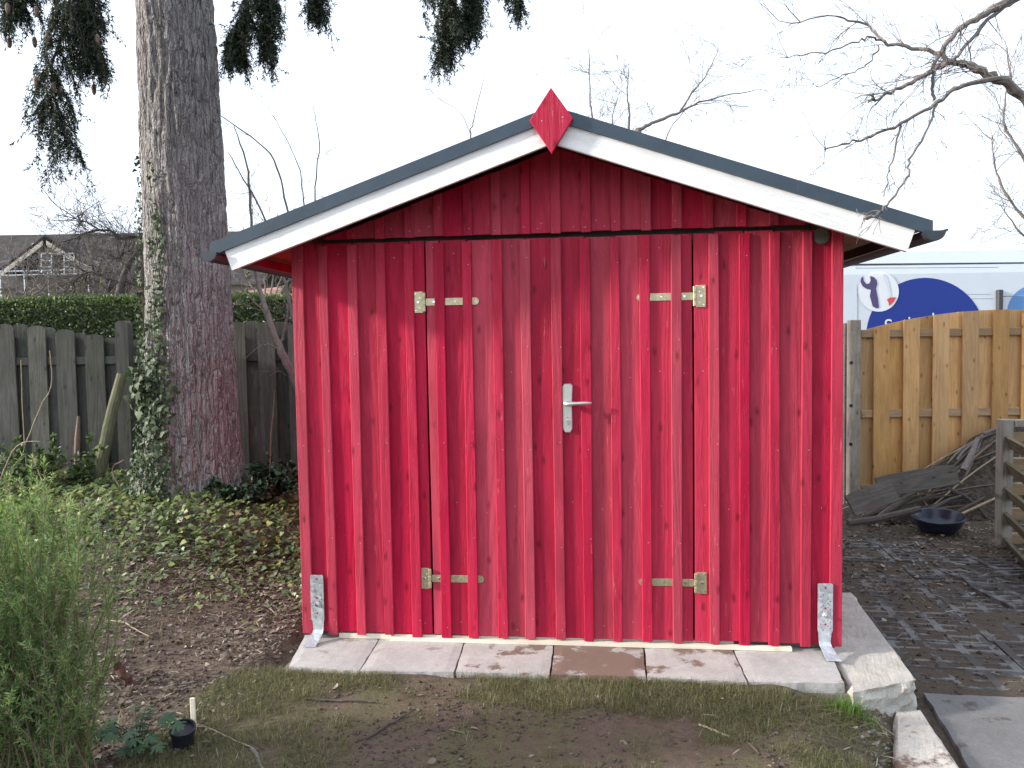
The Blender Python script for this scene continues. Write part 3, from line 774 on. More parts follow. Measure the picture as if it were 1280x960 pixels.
fb2 = [(208, 230, 412), (246, 269, 406), (284, 306, 402), (321, 343, 402), (358, 381, 404), (394, 416, 410)]
bb2 = [(190, 210, 418), (228, 248, 408), (266, 287, 403), (303, 323, 401), (340, 360, 402), (378, 397, 406)]
left_fence('board_fence', fb2, bb2, (447, 585), FY + .12, 'weathered grey board fence panel between the trunk and the shed', 185, 420, .1)
b = MB(); p = at(152, 401, FY - .12); w = .055
me = round_board(.118, p[2] - .12, .09, M['grey'], 'fence_post')
o = link('fence_post', me, None, (p[0], FY - .17, .12), (0, .012, 0)); tag(o, 'tall grey fence post standing behind the leaning pole', 'post')
a_ = at(117, 617, 6.9); c_ = at(152, 468, 7.15)
b = MB(); n = 7; pts = [np.array(a_) * (1 - i / n) + np.array(c_) * (i / n) - np.array(a_) + np.array([.006 * math.sin(i), 0, -.0]) for i in range(n + 1)]
b.tube(pts, [.058 - .014 * i / n for i in range(n + 1)], 12); o = b.build('leaning_pole', M['pole'], None, a_, smooth=False)
tag(o, 'mossy round pole leaning against the grey fence post', 'pole')
b = MB(); a_ = at(96, 612, 7.1); c_ = at(101, 520, 7.15)
b.tube([(0, 0, -.05), (.01, 0, .25), (.02, .01, .45), (.035, .02, c_[2] - a_[2])], [.028, .024, .026, .012], 8); o = b.build('dead_stump', M['twig_r'], None, a_)
tag(o, 'thin dead stem in front of the left fence boards', 'stem')

# ------------------------------------------------------------------ foliage builders
def leaf_quads(P, D, Nn, L, Wd, fold=.25):
    """diamond leaves: P base, D direction, Nn normal, L length, Wd width -> V, F (two triangles as one bent quad)"""
    D = D / np.maximum(np.linalg.norm(D, axis=1, keepdims=True), 1e-6)
    Sd = np.cross(D, Nn); Sd = Sd / np.maximum(np.linalg.norm(Sd, axis=1, keepdims=True), 1e-6)
    Up = np.cross(Sd, D)
    L = L[:, None]; Wd = Wd[:, None]
    a = P; b_ = P + D * L * .45 + Sd * Wd * .5 + Up * Wd * fold; c = P + D * L; d = P + D * L * .45 - Sd * Wd * .5 + Up * Wd * fold
    n = len(P); V = np.stack([a, b_, c, d], 1).reshape(-1, 3); i = np.arange(n)[:, None] * 4
    F = np.concatenate([i + np.array([[0, 1, 2]]), i + np.array([[0, 2, 3]])], 0)
    return V, F
def rand_dirs(n, rng):
    d = rng.normal(size=(n, 3)); return d / np.linalg.norm(d, axis=1, keepdims=True)
IVY = np.array([(0, 0), (.38, -.08), (.62, .25), (.36, .38), (.30, .62), (0, 1.0), (-.30, .62), (-.36, .38), (-.62, .25), (-.38, -.08)])
def shaped_leaves(P, D, Nn, L, shape=IVY, curl=.2):
    """lobed leaves as fans"""
    D = D / np.linalg.norm(D, axis=1, keepdims=True); Sd = np.cross(D, Nn); Sd /= np.maximum(np.linalg.norm(Sd, axis=1, keepdims=True), 1e-6); Up = np.cross(Sd, D)
    k = len(shape); n = len(P)
    pts = [P + D * (.32 * L)[:, None]]
    for x, y in shape: pts.append(P + Sd * (x * L)[:, None] + D * (y * L)[:, None] - Up * (curl * L * (x * x + (y - .3) ** 2))[:, None])
    V = np.stack(pts, 1).reshape(-1, 3); i = np.arange(n)[:, None] * (k + 1)
    F = np.concatenate([i + np.array([[0, 1 + j, 1 + (j + 1) % k]]) for j in range(k)], 0)
    return V, F, k + 1

# ------------------------------------------------------------------ the big conifer
def conifer():
    rng = np.random.default_rng(5); Yt = 6.7
    root = empty('conifer_tree', (TRUNK[0], Yt, gz(TRUNK[0], Yt) - .05)); tag(root, 'tall conifer with thick fissured trunk and hanging sprays left of the shed', 'tree')
    base = np.array(root.location)
    H = 9.0; nz, na = 420, 150
    zs = np.linspace(0, H, nz)
    a = np.linspace(0, 2 * math.pi, na, endpoint=False)
    A, Z = np.meshgrid(a, zs)
    r = .345 - .012 * Z + .10 * np.exp(-Z / .35) * (1 + .5 * np.cos(3 * A + 1)) + .03 * np.exp(-Z / 1.2)
    ridg = np.abs(fbm(A * 9.5 / (2 * math.pi) * 4 + .8 * fbm(A * 6, Z * 3, 9), Z * 1.7, 2) - .47) * 2
    ridg2 = np.abs(fbm(A * 36 / (2 * math.pi) * 2, Z * 5.2, 6, 3) - .44) * 2
    dsp = np.clip(ridg, 0, .35) * .055 + np.clip(ridg2, 0, .3) * .035 - .018
    # bumps and old branch scars
    for (za, aa, s) in ((4.35, -1.4, .05), (3.1, -1.1, .028), (2.55, -1.6, .03), (3.9, -2.0, .02)):
        da = np.angle(np.exp(1j * (A - aa))); dsp += s * np.exp(-((Z - za) / .13) ** 2 - (da / .28) ** 2)
    r = r + dsp
    X = r * np.cos(A) + .01 * np.sin(Z); Yy = r * np.sin(A)
    V = np.stack([X.ravel(), Yy.ravel(), Z.ravel()], 1)
    i = np.arange((nz - 1) * na); rw, c = i // na, i % na; q = rw * na + c; q2 = rw * na + (c + 1) % na
    np_mesh('trunk', V, np.stack([q, q2, q2 + na, q + na], 1), M['bark'], parent=root, smooth=True)
    # drooping sprays: spine polylines as (px,py,Y)
    sprays = [
        ([(60, -260, 6.4), (85, -130, 6.1), (95, -20, 5.9), (70, 60, 5.85), (62, 120, 5.8), (85, 195, 5.8)], .26, 1.0),
        ([(110, -240, 6.4), (60, -90, 6.1), (25, -30, 6.0), (15, 10, 6.0)], .22, .8),
        ([(150, -200, 6.3), (110, -40, 6.0), (108, 30, 5.9), (120, 70, 5.9)], .2, .8),
        ([(300, -220, 6.5), (315, -90, 6.3), (320, -20, 6.2), (300, 30, 6.2), (288, 65, 6.2)], .2, .9),
        ([(310, -220, 6.5), (345, -60, 6.3), (335, 10, 6.2), (332, 60, 6.2)], .15, .7),
        ([(340, -220, 6.5), (385, -80, 6.3), (395, -20, 6.3), (398, 14, 6.3)], .13, .5),
        ([(400, -280, 6.2), (520, -140, 5.8), (550, -50, 5.6), (560, 10, 5.5), (553, 62, 5.5)], .17, 1.0),
        ([(420, -280, 6.2), (560, -120, 5.8), (595, -40, 5.6), (590, 5, 5.6), (575, 40, 5.6)], .13, .7),
        ([(440, -280, 6.2), (590, -110, 5.8), (640, -40, 5.6), (648, 2, 5.6)], .10, .3),
    ]
    wood_ = MB(); NP = []; ND = []; cones = []
    for spine, rad, dens in sprays:
        pts = np.array([at(*s) for s in spine]) - base
        # smooth the spine
        t = np.linspace(0, len(pts) - 1, 60); sp = np.stack([np.interp(t, np.arange(len(pts)), pts[:, k]) for k in range(3)], 1)
        sp[:, 0] += .02 * np.sin(t * 7); 
        wood_.tube([Vector(p) for p in sp[::3]], list(np.linspace(.022, .004, 20)), 5)
        nt = int(125 * dens)
        for k in range(nt):
            q = rng.uniform(.22, 1.0); p0 = sp[int(q * 59)]
            side = rng.normal(size=3) * np.array([1, 1, .25]); side /= np.linalg.norm(side)
            L = rad * rng.uniform(.5, 1.25) * (1.15 - .55 * q)
            m_ = 9; tw = []
            for j in range(m_ + 1):
                s = j / m_; tw.append(p0 + side * L * s * (1 - .25 * s) + np.array([0, 0, -L * (.35 * s + .95 * s * s)]))
            tw = np.array(tw); wood_.tube([Vector(x) for x in tw], list(np.linspace(.004, .0012, m_ + 1)), 3, cap=False)
            subs = [tw]
            for j in range(rng.integers(4, 8)):            # hanging tassels
                s0 = tw[rng.integers(2, m_ + 1)]; l2 = rng.uniform(.05, .17)
                d2 = rng.normal(size=3) * .35 + np.array([0, 0, -1]); d2 /= np.linalg.norm(d2)
                subs.append(np.array([s0 + d2 * l2 * x for x in np.linspace(0, 1, 5)]))
            for sb_ in subs:
                ln = np.sum(np.linalg.norm(np.diff(sb_, axis=0), axis=1)); nn = int(ln * 240)
                tt = rng.uniform(0, len(sb_) - 1.001, nn); i0 = tt.astype(int); fr = (tt - i0)[:, None]
                pp = sb_[i0] * (1 - fr) + sb_[i0 + 1] * fr; ax = sb_[i0 + 1] - sb_[i0]; ax /= np.linalg.norm(ax, axis=1, keepdims=True)
                NP.append(pp); ND.append(ax * .8 + rand_dirs(nn, rng) * .75)
            if rng.random() < .05: cones.append(tw[-1])
    P = np.concatenate(NP); D = np.concatenate(ND); n = len(P)
    V, F = leaf_quads(P, D, rand_dirs(n, rng), rng.uniform(.02, .038, n), rng.uniform(.005, .008, n), .1)
    tint = np.repeat(np.clip(rng.normal(.45, .25, n), 0, 1), 4)
    fo = np_mesh('crown', V, F, M['needle'], tint, root); fo['kind'] = 'stuff'
    wood_.build('branches', M['twig_d'], root)['kind'] = 'stuff'
    for c in cones[:14]:
        b = MB(); b.lathe([(0, .01), (.012, 0), (.018, -.02), (.016, -.05), (.008, -.07), (0, -.075)], 8); b.build('cone', M['twig_r'], root, c)
    return root, base
TREE, TBASE = conifer()

# ivy climbing the trunk: one plant, leaves too many to part
def trunk_ivy():
    rng = np.random.default_rng(8); Yt = 6.7
    root = empty('climbing_ivy', (TRUNK[0] - .25, Yt - .35, gz(TRUNK[0] - .25, Yt - .4))); tag(root, 'ivy climbing the left side of the conifer trunk', 'ivy')
    base = np.array(root.location)
    P = []; D = []; Nn = []; L = []; st = MB()
    def surf(ang, z): 
        r = .345 - .012 * z + .10 * math.exp(-z / .35) * (1 + .5 * math.cos(3 * ang + 1)) + .03 * math.exp(-z / 1.2) + .012
        return np.array([TRUNK[0] + r * math.cos(ang), Yt + r * math.sin(ang), TBASE[2] + z]), np.array([math.cos(ang), math.sin(ang), .1])
    vines = [(-1.85, 2.75, 1.0), (-1.78, 2.3, 1.2), (-1.95, 1.75, 1.1), (-2.75, 2.5, .8), (-3.0, 2.9, .8), (-3.1, 2.1, .9), (-2.3, 1.2, 1.0), (-2.0, 1.1, 1.1), (-2.6, .9, 1.2), (-2.2, .75, 1.2), (-1.8, .55, 1.), (-2.9, 1.5, 1.), (-1.5, .35, .8), (-2.4, 1.45, .9), (-2.1, 1.5, .8)]
    for (ang, H, dn) in vines:
        n = int(H * 95 * dn); ph = rng.uniform(0, 6); pts = []
        for z in np.linspace(0, H, 26):
            a = ang + .10 * math.sin(z * 3 + ph) + .05 * math.sin(z * 9 + ph); p, nn = surf(a, z); pts.append(Vector(p - base - nn * .006))
        st.tube(pts, list(np.linspace(.008, .002, 26)), 4, cap=False)
        for k in range(n):
            z = H * rng.uniform(0, 1) ** 1.25; a = ang + .10 * math.sin(z * 3 + ph) + .05 * math.sin(z * 9 + ph) + rng.normal() * (.05 + .10 * math.exp(-z / .7))
            p, nn = surf(a, z); P.append(p + nn * rng.uniform(0, .05)); Nn.append(nn + rng.normal(size=3) * .45)
            D.append(np.array([rng.normal() * .5, rng.normal() * .3, -1.0])); L.append(rng.uniform(.018, .040) * (1.3 if .55 < z < 1.0 else 1))
    for k in range(60):                                    # a bushier clump
        p, nn = surf(-2.35 + rng.normal() * .16, .95 + rng.normal() * .1); P.append(p + nn * rng.uniform(.02, .12)); Nn.append(nn + rng.normal(size=3) * .5); D.append(np.array([rng.normal() * .5, rng.normal() * .3, -1.0])); L.append(rng.uniform(.05, .075))
    P = np.array(P) - base; n = len(P); V, F, k = shaped_leaves(P, np.array(D), np.array(Nn), np.array(L))
    o = np_mesh('leaves', V, F, M['ivy_trunk'], np.repeat(np.clip(rng.normal(.5, .25, n), 0, 1), k), root); o['kind'] = 'stuff'
    st.build('stems', M['ivystem'], root)['kind'] = 'stuff'
trunk_ivy()

# ------------------------------------------------------------------ ground cover, litter, grass
def on_ground(x, y): return np.stack([x, y, height(x, y)], 1)
def ivy_carpet():
    rng = np.random.default_rng(21); n = 21000
    x = rng.uniform(-5.2, -1.0, n); y = rng.uniform(4.3, 7.3, n)
    u, v = uv_of(x, y)
    edge = 5.0 + .5 * fbm(x * 1.3, y * 1.3, 31) - .35 * sstep(-2.6, -1.3, x) - .25 + .1 * np.sin(x * 3)
    dens = np.maximum(sstep(edge - .35, edge + .45, y), .45 * sstep(.46, .58, fbm(x * 2.6, y * 2.6, 15)) * sstep(4.2, 4.6, y)) * (.25 + 1.1 * fbm(x * 2.2, y * 2.2, 12)) 
    k = (rng.uniform(size=n) < dens) & (u < -.06); x, y = x[k], y[k]; n = len(x)
    P = on_ground(x, y); P[:, 2] += rng.uniform(.01, .085, n) * sstep(4.8, 6, y)+.01
    th = rng.uniform(0, 2 * math.pi, n); D = np.stack([np.cos(th), np.sin(th), rng.normal(size=n) * .3 - .1], 1)
    Nn = np.stack([rng.normal(size=n) * .6 - .25, rng.normal(size=n) * .55 - .25, np.ones(n)], 1)
    V, F, kk = shaped_leaves(P, D, Nn, rng.uniform(.02, .05, n))
    t = np.clip(.42 + .5 * (fbm(x * 1.7, y * 1.7, 40) - .45) + rng.normal(size=n) * .22, 0, 1)
    o = np_mesh('ivy_ground_cover', V, F, M['ivy'], np.repeat(t, kk)); tag(o, 'carpet of ivy leaves on the bank below the trunk', 'ivy', kind='stuff')
ivy_carpet()
OVAL = np.array([(0, 0), (.22, .12), (.33, .4), (.24, .72), (0, 1.0), (-.24, .72), (-.33, .4), (-.22, .12)])
def leaf_litter():
    rng = np.random.default_rng(23); parts = []
    def batch(n, x0, x1, y0, y1, fn, lo, hi):
        x = rng.uniform(x0, x1, n); y = rng.uniform(y0, y1, n); k = rng.uniform(size=n) < fn(x, y); x, y = x[k], y[k]; n = len(x)
        P = on_ground(x, y); P[:, 2] += rng.uniform(.002, .02, n); th = rng.uniform(0, 6.283, n)
        D = np.stack([np.cos(th), np.sin(th), rng.normal(size=n) * .25], 1); Nn = np.stack([rng.normal(size=n) * .35, rng.normal(size=n) * .35, np.ones(n)], 1)
        parts.append((P, D, Nn, rng.uniform(lo, hi, n), np.clip(rng.normal(.45, .27, n), 0, 1)))
    def left(x, y):
        u, v = uv_of(x, y); return sstep(.15, -.35, u) * (.2 + 1.0 * sstep(.36, .56, fbm(x * 2.2, y * 2.2, 51))) * (u < -.05 + .2 * (v < -.5))
    batch(30000, -3.4, -.7, 2.7, 6.2, left, .008, .036); batch(900, -3.4, -.7, 2.9, 6.2, left, .03, .055)
    def right(x, y):
        u, v = uv_of(x, y); return sstep(3.0, 3.2, u) * (sstep(1.1, 2.2, v) * .8 + .08)
    batch(11000, 1.7, 5.6, 3.2, 7.9, right, .012, .05)
    def lawn(x, y):
        u, v = uv_of(x, y); return (u > -.1) * (u < 2.9) * (v < -.5) * .5
    batch(260, -1.3, 1.7, 2.3, 3.6, lawn, .015, .04)
    def corner(x, y): u, v = uv_of(x, y); return ((u > 2.60) & (u < lawn_edge(v) - .02) & (v < -.38) & (v > -.8)) * 1.0
    batch(900, 1.3, 2.0, 2.6, 3.5, corner, .012, .045)
    P, D, Nn, L, t = [np.concatenate([p[i] for p in parts]) for i in range(5)]
    Vs, Fs, Ts, nb = [], [], [], 0
    pick = rng.uniform(size=len(P))
    STRAW = np.array([(0, 0), (.03, .3), (.035, .7), (0, 1.0), (-.035, .7), (-.03, .3)])
    for lo_, hi_, shp, crl, lm in ((0, .3, OVAL, -.5, 1.0), (.3, .5, IVY * np.array([.8, 1]), .5, .8), (.5, .68, OVAL * np.array([.55, 1]), .8, 1.0), (.68, .8, OVAL * np.array([1.2, .7]) + np.array([.0, 0]), -.9, .6), (.8, 1.01, STRAW, .15, 2.6)):
        k = (pick >= lo_) & (pick < hi_); v_, f_, kk = shaped_leaves(P[k], D[k], Nn[k], L[k] * lm, shp, crl)
        Vs.append(v_); Fs.append(f_ + nb); nb += len(v_); Ts.append(np.repeat(np.clip(t[k] + (.25 if lm > 2 else 0), 0, .93), kk))
    V = np.concatenate(Vs); F = np.concatenate(Fs)
    o = np_mesh('leaf_litter', V, F, M['litter'], np.concatenate(Ts)); tag(o, 'brown fallen leaves scattered on the soil', 'leaves', kind='stuff')
leaf_litter()
def blades(name, x, y, lo, hi, wd, mat, rng, tint, label, lean=.6, cat='grass'):
    n = len(x); P = on_ground(x, y); P[:, 2] -= .004
    th = rng.uniform(0, 6.283, n); L = rng.uniform(lo, hi, n); le = np.abs(rng.normal(size=n)) * lean
    h = np.stack([np.cos(th), np.sin(th), np.zeros(n)], 1); s = np.stack([-np.sin(th), np.cos(th), np.zeros(n)], 1)
    up = np.array([0, 0, 1.0]); w = (wd * rng.uniform(.6, 1.2, n))[:, None]; L = L[:, None]; le = le[:, None]
    a = P - s * w; b_ = P + s * w; c = P + up * L * .6 / np.sqrt(1 + le * le * .5) + h * L * le * .35; d = P + up * L / np.sqrt(1 + le * le * 1.3) + h * L * le * .9
    V = np.stack([a, b_, c + s * w * .6, c - s * w * .6, d], 1).reshape(-1, 3); i = np.arange(n)[:, None] * 5
    F = np.concatenate([i + np.array([[0, 1, 2]]), i + np.array([[0, 2, 3]]), i + np.array([[3, 2, 4]])], 0)
    o = np_mesh(name, V, F, mat, np.repeat(tint, 5)); tag(o, label, cat, kind='stuff'); return o
def lawn():
    rng = np.random.default_rng(31); n = 170000
    x = rng.uniform(-1.75, 1.75, n); y = rng.uniform(2.3, 3.75, n); u, v = uv_of(x, y)
    m1 = fbm(x * 2.6, y * 2.6, 61); m2 = fbm(x * 9, y * 9, 66)
    near = sstep(-.78, -.52, v)                              # denser along the slabs
    d = sstep(.43, .55, m1 * .65 + m2 * .35 + .09 * near + .05 * sstep(.9, .2, u))
    front = np.interp(u, [q[0] for q in fu], [q[1] for q in fu])
    d = d * (u > -.25 + .3 * (m1 - .5)) * (u < lawn_edge(v) - .05) * (v < front - .004) + .0
    k = rng.uniform(size=n) < d * .9; x, y = x[k], y[k]
    blades('lawn_grass', x, y, .014, .05, .0011, M['grass'], rng, np.clip(rng.normal(.45, .26, len(x)) + .5 * (fbm(x * 4, y * 4, 70) - .47), 0, 1), 'sparse olive lawn grass on the muddy soil before the shed', 1.7)
    # fringe of longer grass at the right end
    n = 1700; u = rng.normal(2.52, .2, n); v = -.47 - np.abs(rng.normal(0, .18, n)); k = (u < lawn_edge(v) - .04) & (v < -.455) & (u < 2.62 + .3 * (v < -.6)); u, v = u[k], v[k]
    x = ORIG[0] + SU[0] * u + SV[0] * v; y = ORIG[1] + SU[1] * u + SV[1] * v
    blades('edge_grass', x, y, .02, .07, .0014, M['grass'], rng, np.clip(rng.normal(.45, .25, len(x)), 0, 1), 'longer dry grass near the kerb stone right of the lawn', 3.0)
    n = 420; u = rng.normal(2.60, .04, n); v = rng.normal(-.50, .022, n); x = ORIG[0] + SU[0] * u + SV[0] * v; y = ORIG[1] + SU[1] * u + SV[1] * v
    blades('grass_tuft', x, y, .05, .11, .0018, M['tuft'], rng, np.clip(rng.normal(.45, .25, len(x)), 0, 1), 'bright green grass tuft at the right end of the slabs', .6)
    # scattered blades on the bank, left
    n = 16000; x = rng.uniform(-3.6, -.8, n); y = rng.uniform(2.6, 6.3, n); u, v = uv_of(x, y)
    k = (u < -.05) & (rng.uniform(size=n) < sstep(.42, .58, fbm(x * 2.2, y * 2.2, 81)) * .8); x, y = x[k], y[k]
    blades('bank_grass', x, y, .02, .08, .0013, M['grass'], rng, np.clip(rng.normal(.62, .22, len(x)), 0, 1), 'straw and thin grass on the bank left of the shed', 1.6)
lawn()

# ------------------------------------------------------------------ rosemary in the left foreground
def rosemary():
    rng = np.random.default_rng(41); cx, cy = -1.68, 2.75; z0 = gz(cx, cy)
    root = empty('rosemary_bush', (cx, cy, z0)); tag(root, 'feathery green rosemary bush in the lower left foreground', 'shrub')
    w = MB(); NP = []; ND = []; T = []
    stems = []
    for k in range(230):
        a = rng.uniform(0, 6.283); rr_ = rng.uniform(.02, .30) ; bx = rr_ * math.cos(a) * 1.15 - .12; by = rr_ * math.sin(a) * .75
        lean = np.array([bx * .55 + rng.normal() * .10, by * .4 + rng.normal() * .10, 1.0])
        H = rng.uniform(.45, .95) * (1.0 - .40 * (rr_ / .30) ** 2) * 1.35
        stems.append((np.array([bx * .8, by * .8, .0]), lean, H))
    tops = [(-.01, 0, 1.12), (.10, .05, .95), (.17, .0, 1.0), (.04, .02, 1.0), (.13, -.03, .9), (-.12, .1, .84), (-.06, -.05, .93), (.05, -.05, .80), (.22, .05, .70), (.28, 0, .62), (-.22, 0, .78), (-.32, 0, .80), (.33, .02, .50)]
    for (tx, ty, H) in tops:
        b0 = np.array([tx * .3 + rng.normal() * .03, ty * .5, 0]); H *= 1.1; stems.append((b0, np.array([(tx - b0[0]) / H, (ty - b0[1]) / H, 1.0]), H * 1.02))
    for (b0, ln, H) in stems:
        m_ = 12; pts = []; ph = rng.uniform(0, 6)
        for j in range(m_ + 1):
            s = j / m_; pts.append(b0 + ln * H * s * np.array([1, 1, 1 - .06 * s]) + np.array([.03 * math.sin(s * 5 + ph), .03 * math.cos(s * 4 + ph), 0]))
        pts = np.array(pts); w.tube([Vector(p) for p in pts], list(np.linspace(.004, .001, m_ + 1)), 4, cap=False)
        lines = [pts]
        for q in range(rng.integers(3, 7)):
            s0 = rng.integers(3, m_); p0 = pts[s0]; l2 = rng.uniform(.08, .22)
            d2 = np.array([rng.normal() * .5, rng.normal() * .5, 1.0]); d2 /= np.linalg.norm(d2)
            lines.append(np.array([p0 + d2 * l2 * x for x in np.linspace(0, 1, 6)])); w.tube([Vector(p) for p in lines[-1]], .0011, 3, cap=False)
        for li, l in enumerate(lines):
            ln_ = np.sum(np.linalg.norm(np.diff(l, axis=0), axis=1)); nn = int(ln_ * 340)
            lo = .10 if li == 0 else 0.0
            tt = (lo + (1 - lo) * rng.uniform(0, 1, nn)) * (len(l) - 1.001); i0 = tt.astype(int); fr = (tt - i0)[:, None]
            pp = l[i0] * (1 - fr) + l[i0 + 1] * fr; ax = l[i0 + 1] - l[i0]; ax /= np.linalg.norm(ax, axis=1, keepdims=True)
            NP.append(pp); ND.append(ax * .75 + rand_dirs(nn, rng) * .8); T.append(np.clip(rng.normal(.38, .18, nn) + .35 * (tt / (len(l) - 1)) ** 4, 0, 1))
    P = np.concatenate(NP); D = np.concatenate(ND); T = np.concatenate(T); n = len(P)
    V, F = leaf_quads(P, D, rand_dirs(n, rng), rng.uniform(.015, .030, n), rng.uniform(.002, .0032, n), .15)
    o = np_mesh('needles', V, F, M['rose'], np.repeat(T, 4), root); o['kind'] = 'stuff'
    w.build('stems', M['twig_r'], root)['kind'] = 'stuff'
rosemary()

# ------------------------------------------------------------------ right side: honey coloured fence, posts
def right_fence():
    RY = 7.9; zf = -.10; ox = at(1200, 500, RY)[0]
    root = empty('arched_fence', (ox, RY, zf)); tag(root, 'honey brown arched board fence in front of the white van', 'fence')
    def top(px): return 387 + 27.5 * ((px - 1262) / 187.0) ** 2
    w = 20.3; pitch = 37.2; k = 0
    for k in range(11):
        for (x0, ww, dy) in ((1093 + pitch * k, w, -.036), (1074.5 + pitch * k, w, .017)):
            c = x0 + ww / 2
            if c > 1262 + 190: continue
            Y = RY + dy; p = at(c, top(c), Y); wm = ww / FPX * Y; h = p[2] - zf
            sl = (at(c + 8, top(c + 8), Y)[2] - at(c - 8, top(c - 8), Y)[2]) / (16 / FPX * Y)
            me = board_mesh('board', wm * .985, h, .019, M['golden'], .003, ztop=lambda x, h=h, sl=sl: h + sl * x, zbot=.09 + random.uniform(-.01, .01))
            link('board', me, root, (p[0] - ox, dy, 0), (0, random.uniform(-.003, .003), 0))
    for y in (415.5, 515.5, 609):
        z = at(1180, y, RY)[2] - zf; b = MB(); x0 = at(1076, y, RY)[0] - ox; x1 = at(1450, y, RY)[0] - ox
        b.cbox(x0, x1, -.0165, .0165, z - .038, z + .038, .004); b.build('rail', M['railw'], root)
    for (px, Y, wd, yt, nm, lb) in ((1067.5, 7.86, .105, 400, 'fence_post', 'pale grey square post at the left end of the arched fence'), (1057.5, 8.0, .06, 404, 'fence_post', 'narrow dark post half hidden by the shed\'s right edge')):
        p = at(px, yt, Y); b = MB(); b.cbox(-wd / 2, wd / 2, -.045, .045, 0, p[2] + .2, .006)
        o = b.build(nm, M['postw'] if wd > .1 else M['oldplank'], None, (p[0], Y, -.2)); tag(o, lb, 'post')
        if wd > .1:
            for zz in (.62, 1.0, 1.42): q = MB(); q.cbox(-.062, -.03, -.055, -.0455, zz, zz + .03, .003); q.build('bracket', M['black'], o)
right_fence()

# compost bin of mossy slats at the right edge
def compost():
    p = at(1254, 660, 6.3); z0 = gz(p[0], 6.3) - .03
    root = empty('compost_bin', (p[0], 6.3, z0)); tag(root, 'slatted mossy compost bin cut off by the right picture edge', 'compost bin')
    zt = at(1255, 524, 6.3)[2] - z0
    b = MB(); b.cbox(-.045, .045, -.045, .045, 0, zt, .005); b.build('post', M['postw'], root)
    for k in range(5):
        z = .06 + k * (zt - .12) / 4.6
        b = MB(); b.cbox(-.012, .012, 0, 1.15, -.055, .055, .003)
        b.build('slat', M['slatw'], root, (.02, -.02, z), (0, R(24), R(180 - 21)))
        b = MB(); b.cbox(0, 1.3, -.012, .012, -.055, .055, .003); b.build('slat', M['railw'], root, (.05, .03, z + .02), (R(22), 0, 0))
    b = MB(); b.cbox(-.045, .045, -.045, .045, -.2, zt - .12, .005); b.build('post', M['postw'], root, (-.42, -1.12, 0))
    b = MB(); b.cbox(0.05, .35, -.05, .05, zt - .06, zt - .005, .005); b.build('cap', M['postw'], root)
compost()

# twig heap with planks, bowl
def twig_heap():
    rng = np.random.default_rng(51); c = at(1200, 620, 7.4); root = empty('brushwood_heap', (c[0], 7.4, gz(c[0], 7.4))); tag(root, 'heap of brushwood and branches against the arched fence', 'branches')
    hb = MB(); n = 26; base = np.array(root.location); V = []
    xs = np.linspace(-1.0, 1.9, 50); ys = np.linspace(-.30, .44, 26)
    X, Y = np.meshgrid(xs, ys); Zh = (.74 * sstep(-.75, .75, X) * sstep(2.2, 1.0, X) + .06 * sstep(-1, -.8, X)) * sstep(-.32, .25, Y + .10 * fbm(X * 3, Y * 3, 3)) + .07 * (fbm(X * 7, Y * 7, 5) - .45) + .05 * (fbm(X * 21, Y * 21, 8) - .45) - .03
    V = np.stack([X.ravel(), Y.ravel(), Zh.ravel()], 1); nx = 50
    i = np.arange(25 * 49); r_, c_ = i // 49, i % 49; a = r_ * nx + c_
    core = np_mesh('debris', V, np.stack([a, a + 1, a + nx + 1, a + nx], 1), M['debris'], parent=root, smooth=True); core['kind'] = 'stuff'
    def hz(x, y):
        ix = int(np.clip(np.searchsorted(xs, x), 0, 49)); iy = int(np.clip(np.searchsorted(ys, y), 0, 25)); return Zh[iy, ix]
    for k in range(64):
        x = rng.uniform(-.8, 1.3); y = rng.uniform(-.26, .25); L = rng.uniform(.3, 1.1); a = rng.normal(.25, .5)
        d = np.array([math.cos(a), math.sin(a) * .5, 0]); p0 = np.array([x, y, 0]) - d * L / 2; p1 = np.array([x, y, 0]) + d * L / 2
        pts = []
        z0, z1 = hz(p0[0], p0[1]), hz(p1[0], p1[1]); bow = rng.uniform(0, .05)
        for t in np.linspace(0, 1, 6): q = p0 + (p1 - p0) * t; pts.append((q[0], q[1] + .03 * math.sin(t * 4 + k), z0 + (z1 - z0) * t + bow * math.sin(t * math.pi) + .02 + rng.uniform(0, .012)))
        r0 = rng.choice([.006, .009, .014, .022]); b = MB(); b.tube(pts, list(np.linspace(r0, r0 * .5, 6)), 6)
        b.build('stick', [M['twig'], M['twig_d'], M['twig_r'], M['dry']][rng.choice(4, p=[.3, .4, .2, .1])], root)
    b = MB(); p0 = at(1204, 588, 7.1) - base; p1 = at(1222, 548, 7.25) - base; b.tube([p0, (p0 + p1) / 2 + np.array([.01, 0, 0]), p1], [.03, .026, .02], 8); b.build('stick', M['twig'], root)
    p0 = at(1060, 654, 6.7) - base; p1 = at(1150, 636, 6.75) - base; b = MB(); b.tube([p0, (p0 * .6 + p1 * .4) + np.array([0, 0, -.015]), p1], [.03, .033, .028], 8); b.build('stick', M['twig_d'], root)
q = N('compost debris'); c = q.n('NewGeometry').outputs['Position']; n1 = q.noise(c, 24, 6, .7); n2 = q.noise(c, 90, 4, .7)
M['debris'] = q.base(q.mix(.6, q.mix(q.ramp(n1, [(.35, 0.0), (.65, 1.0)]), (.04, .032, .027), (.13, .105, .084)), q.ramp(n2, [(.3, .5), (.7, 1.5)]), 'MULTIPLY'), .95, 0, q.bump(n1, .9, .04), .2)
twig_heap()
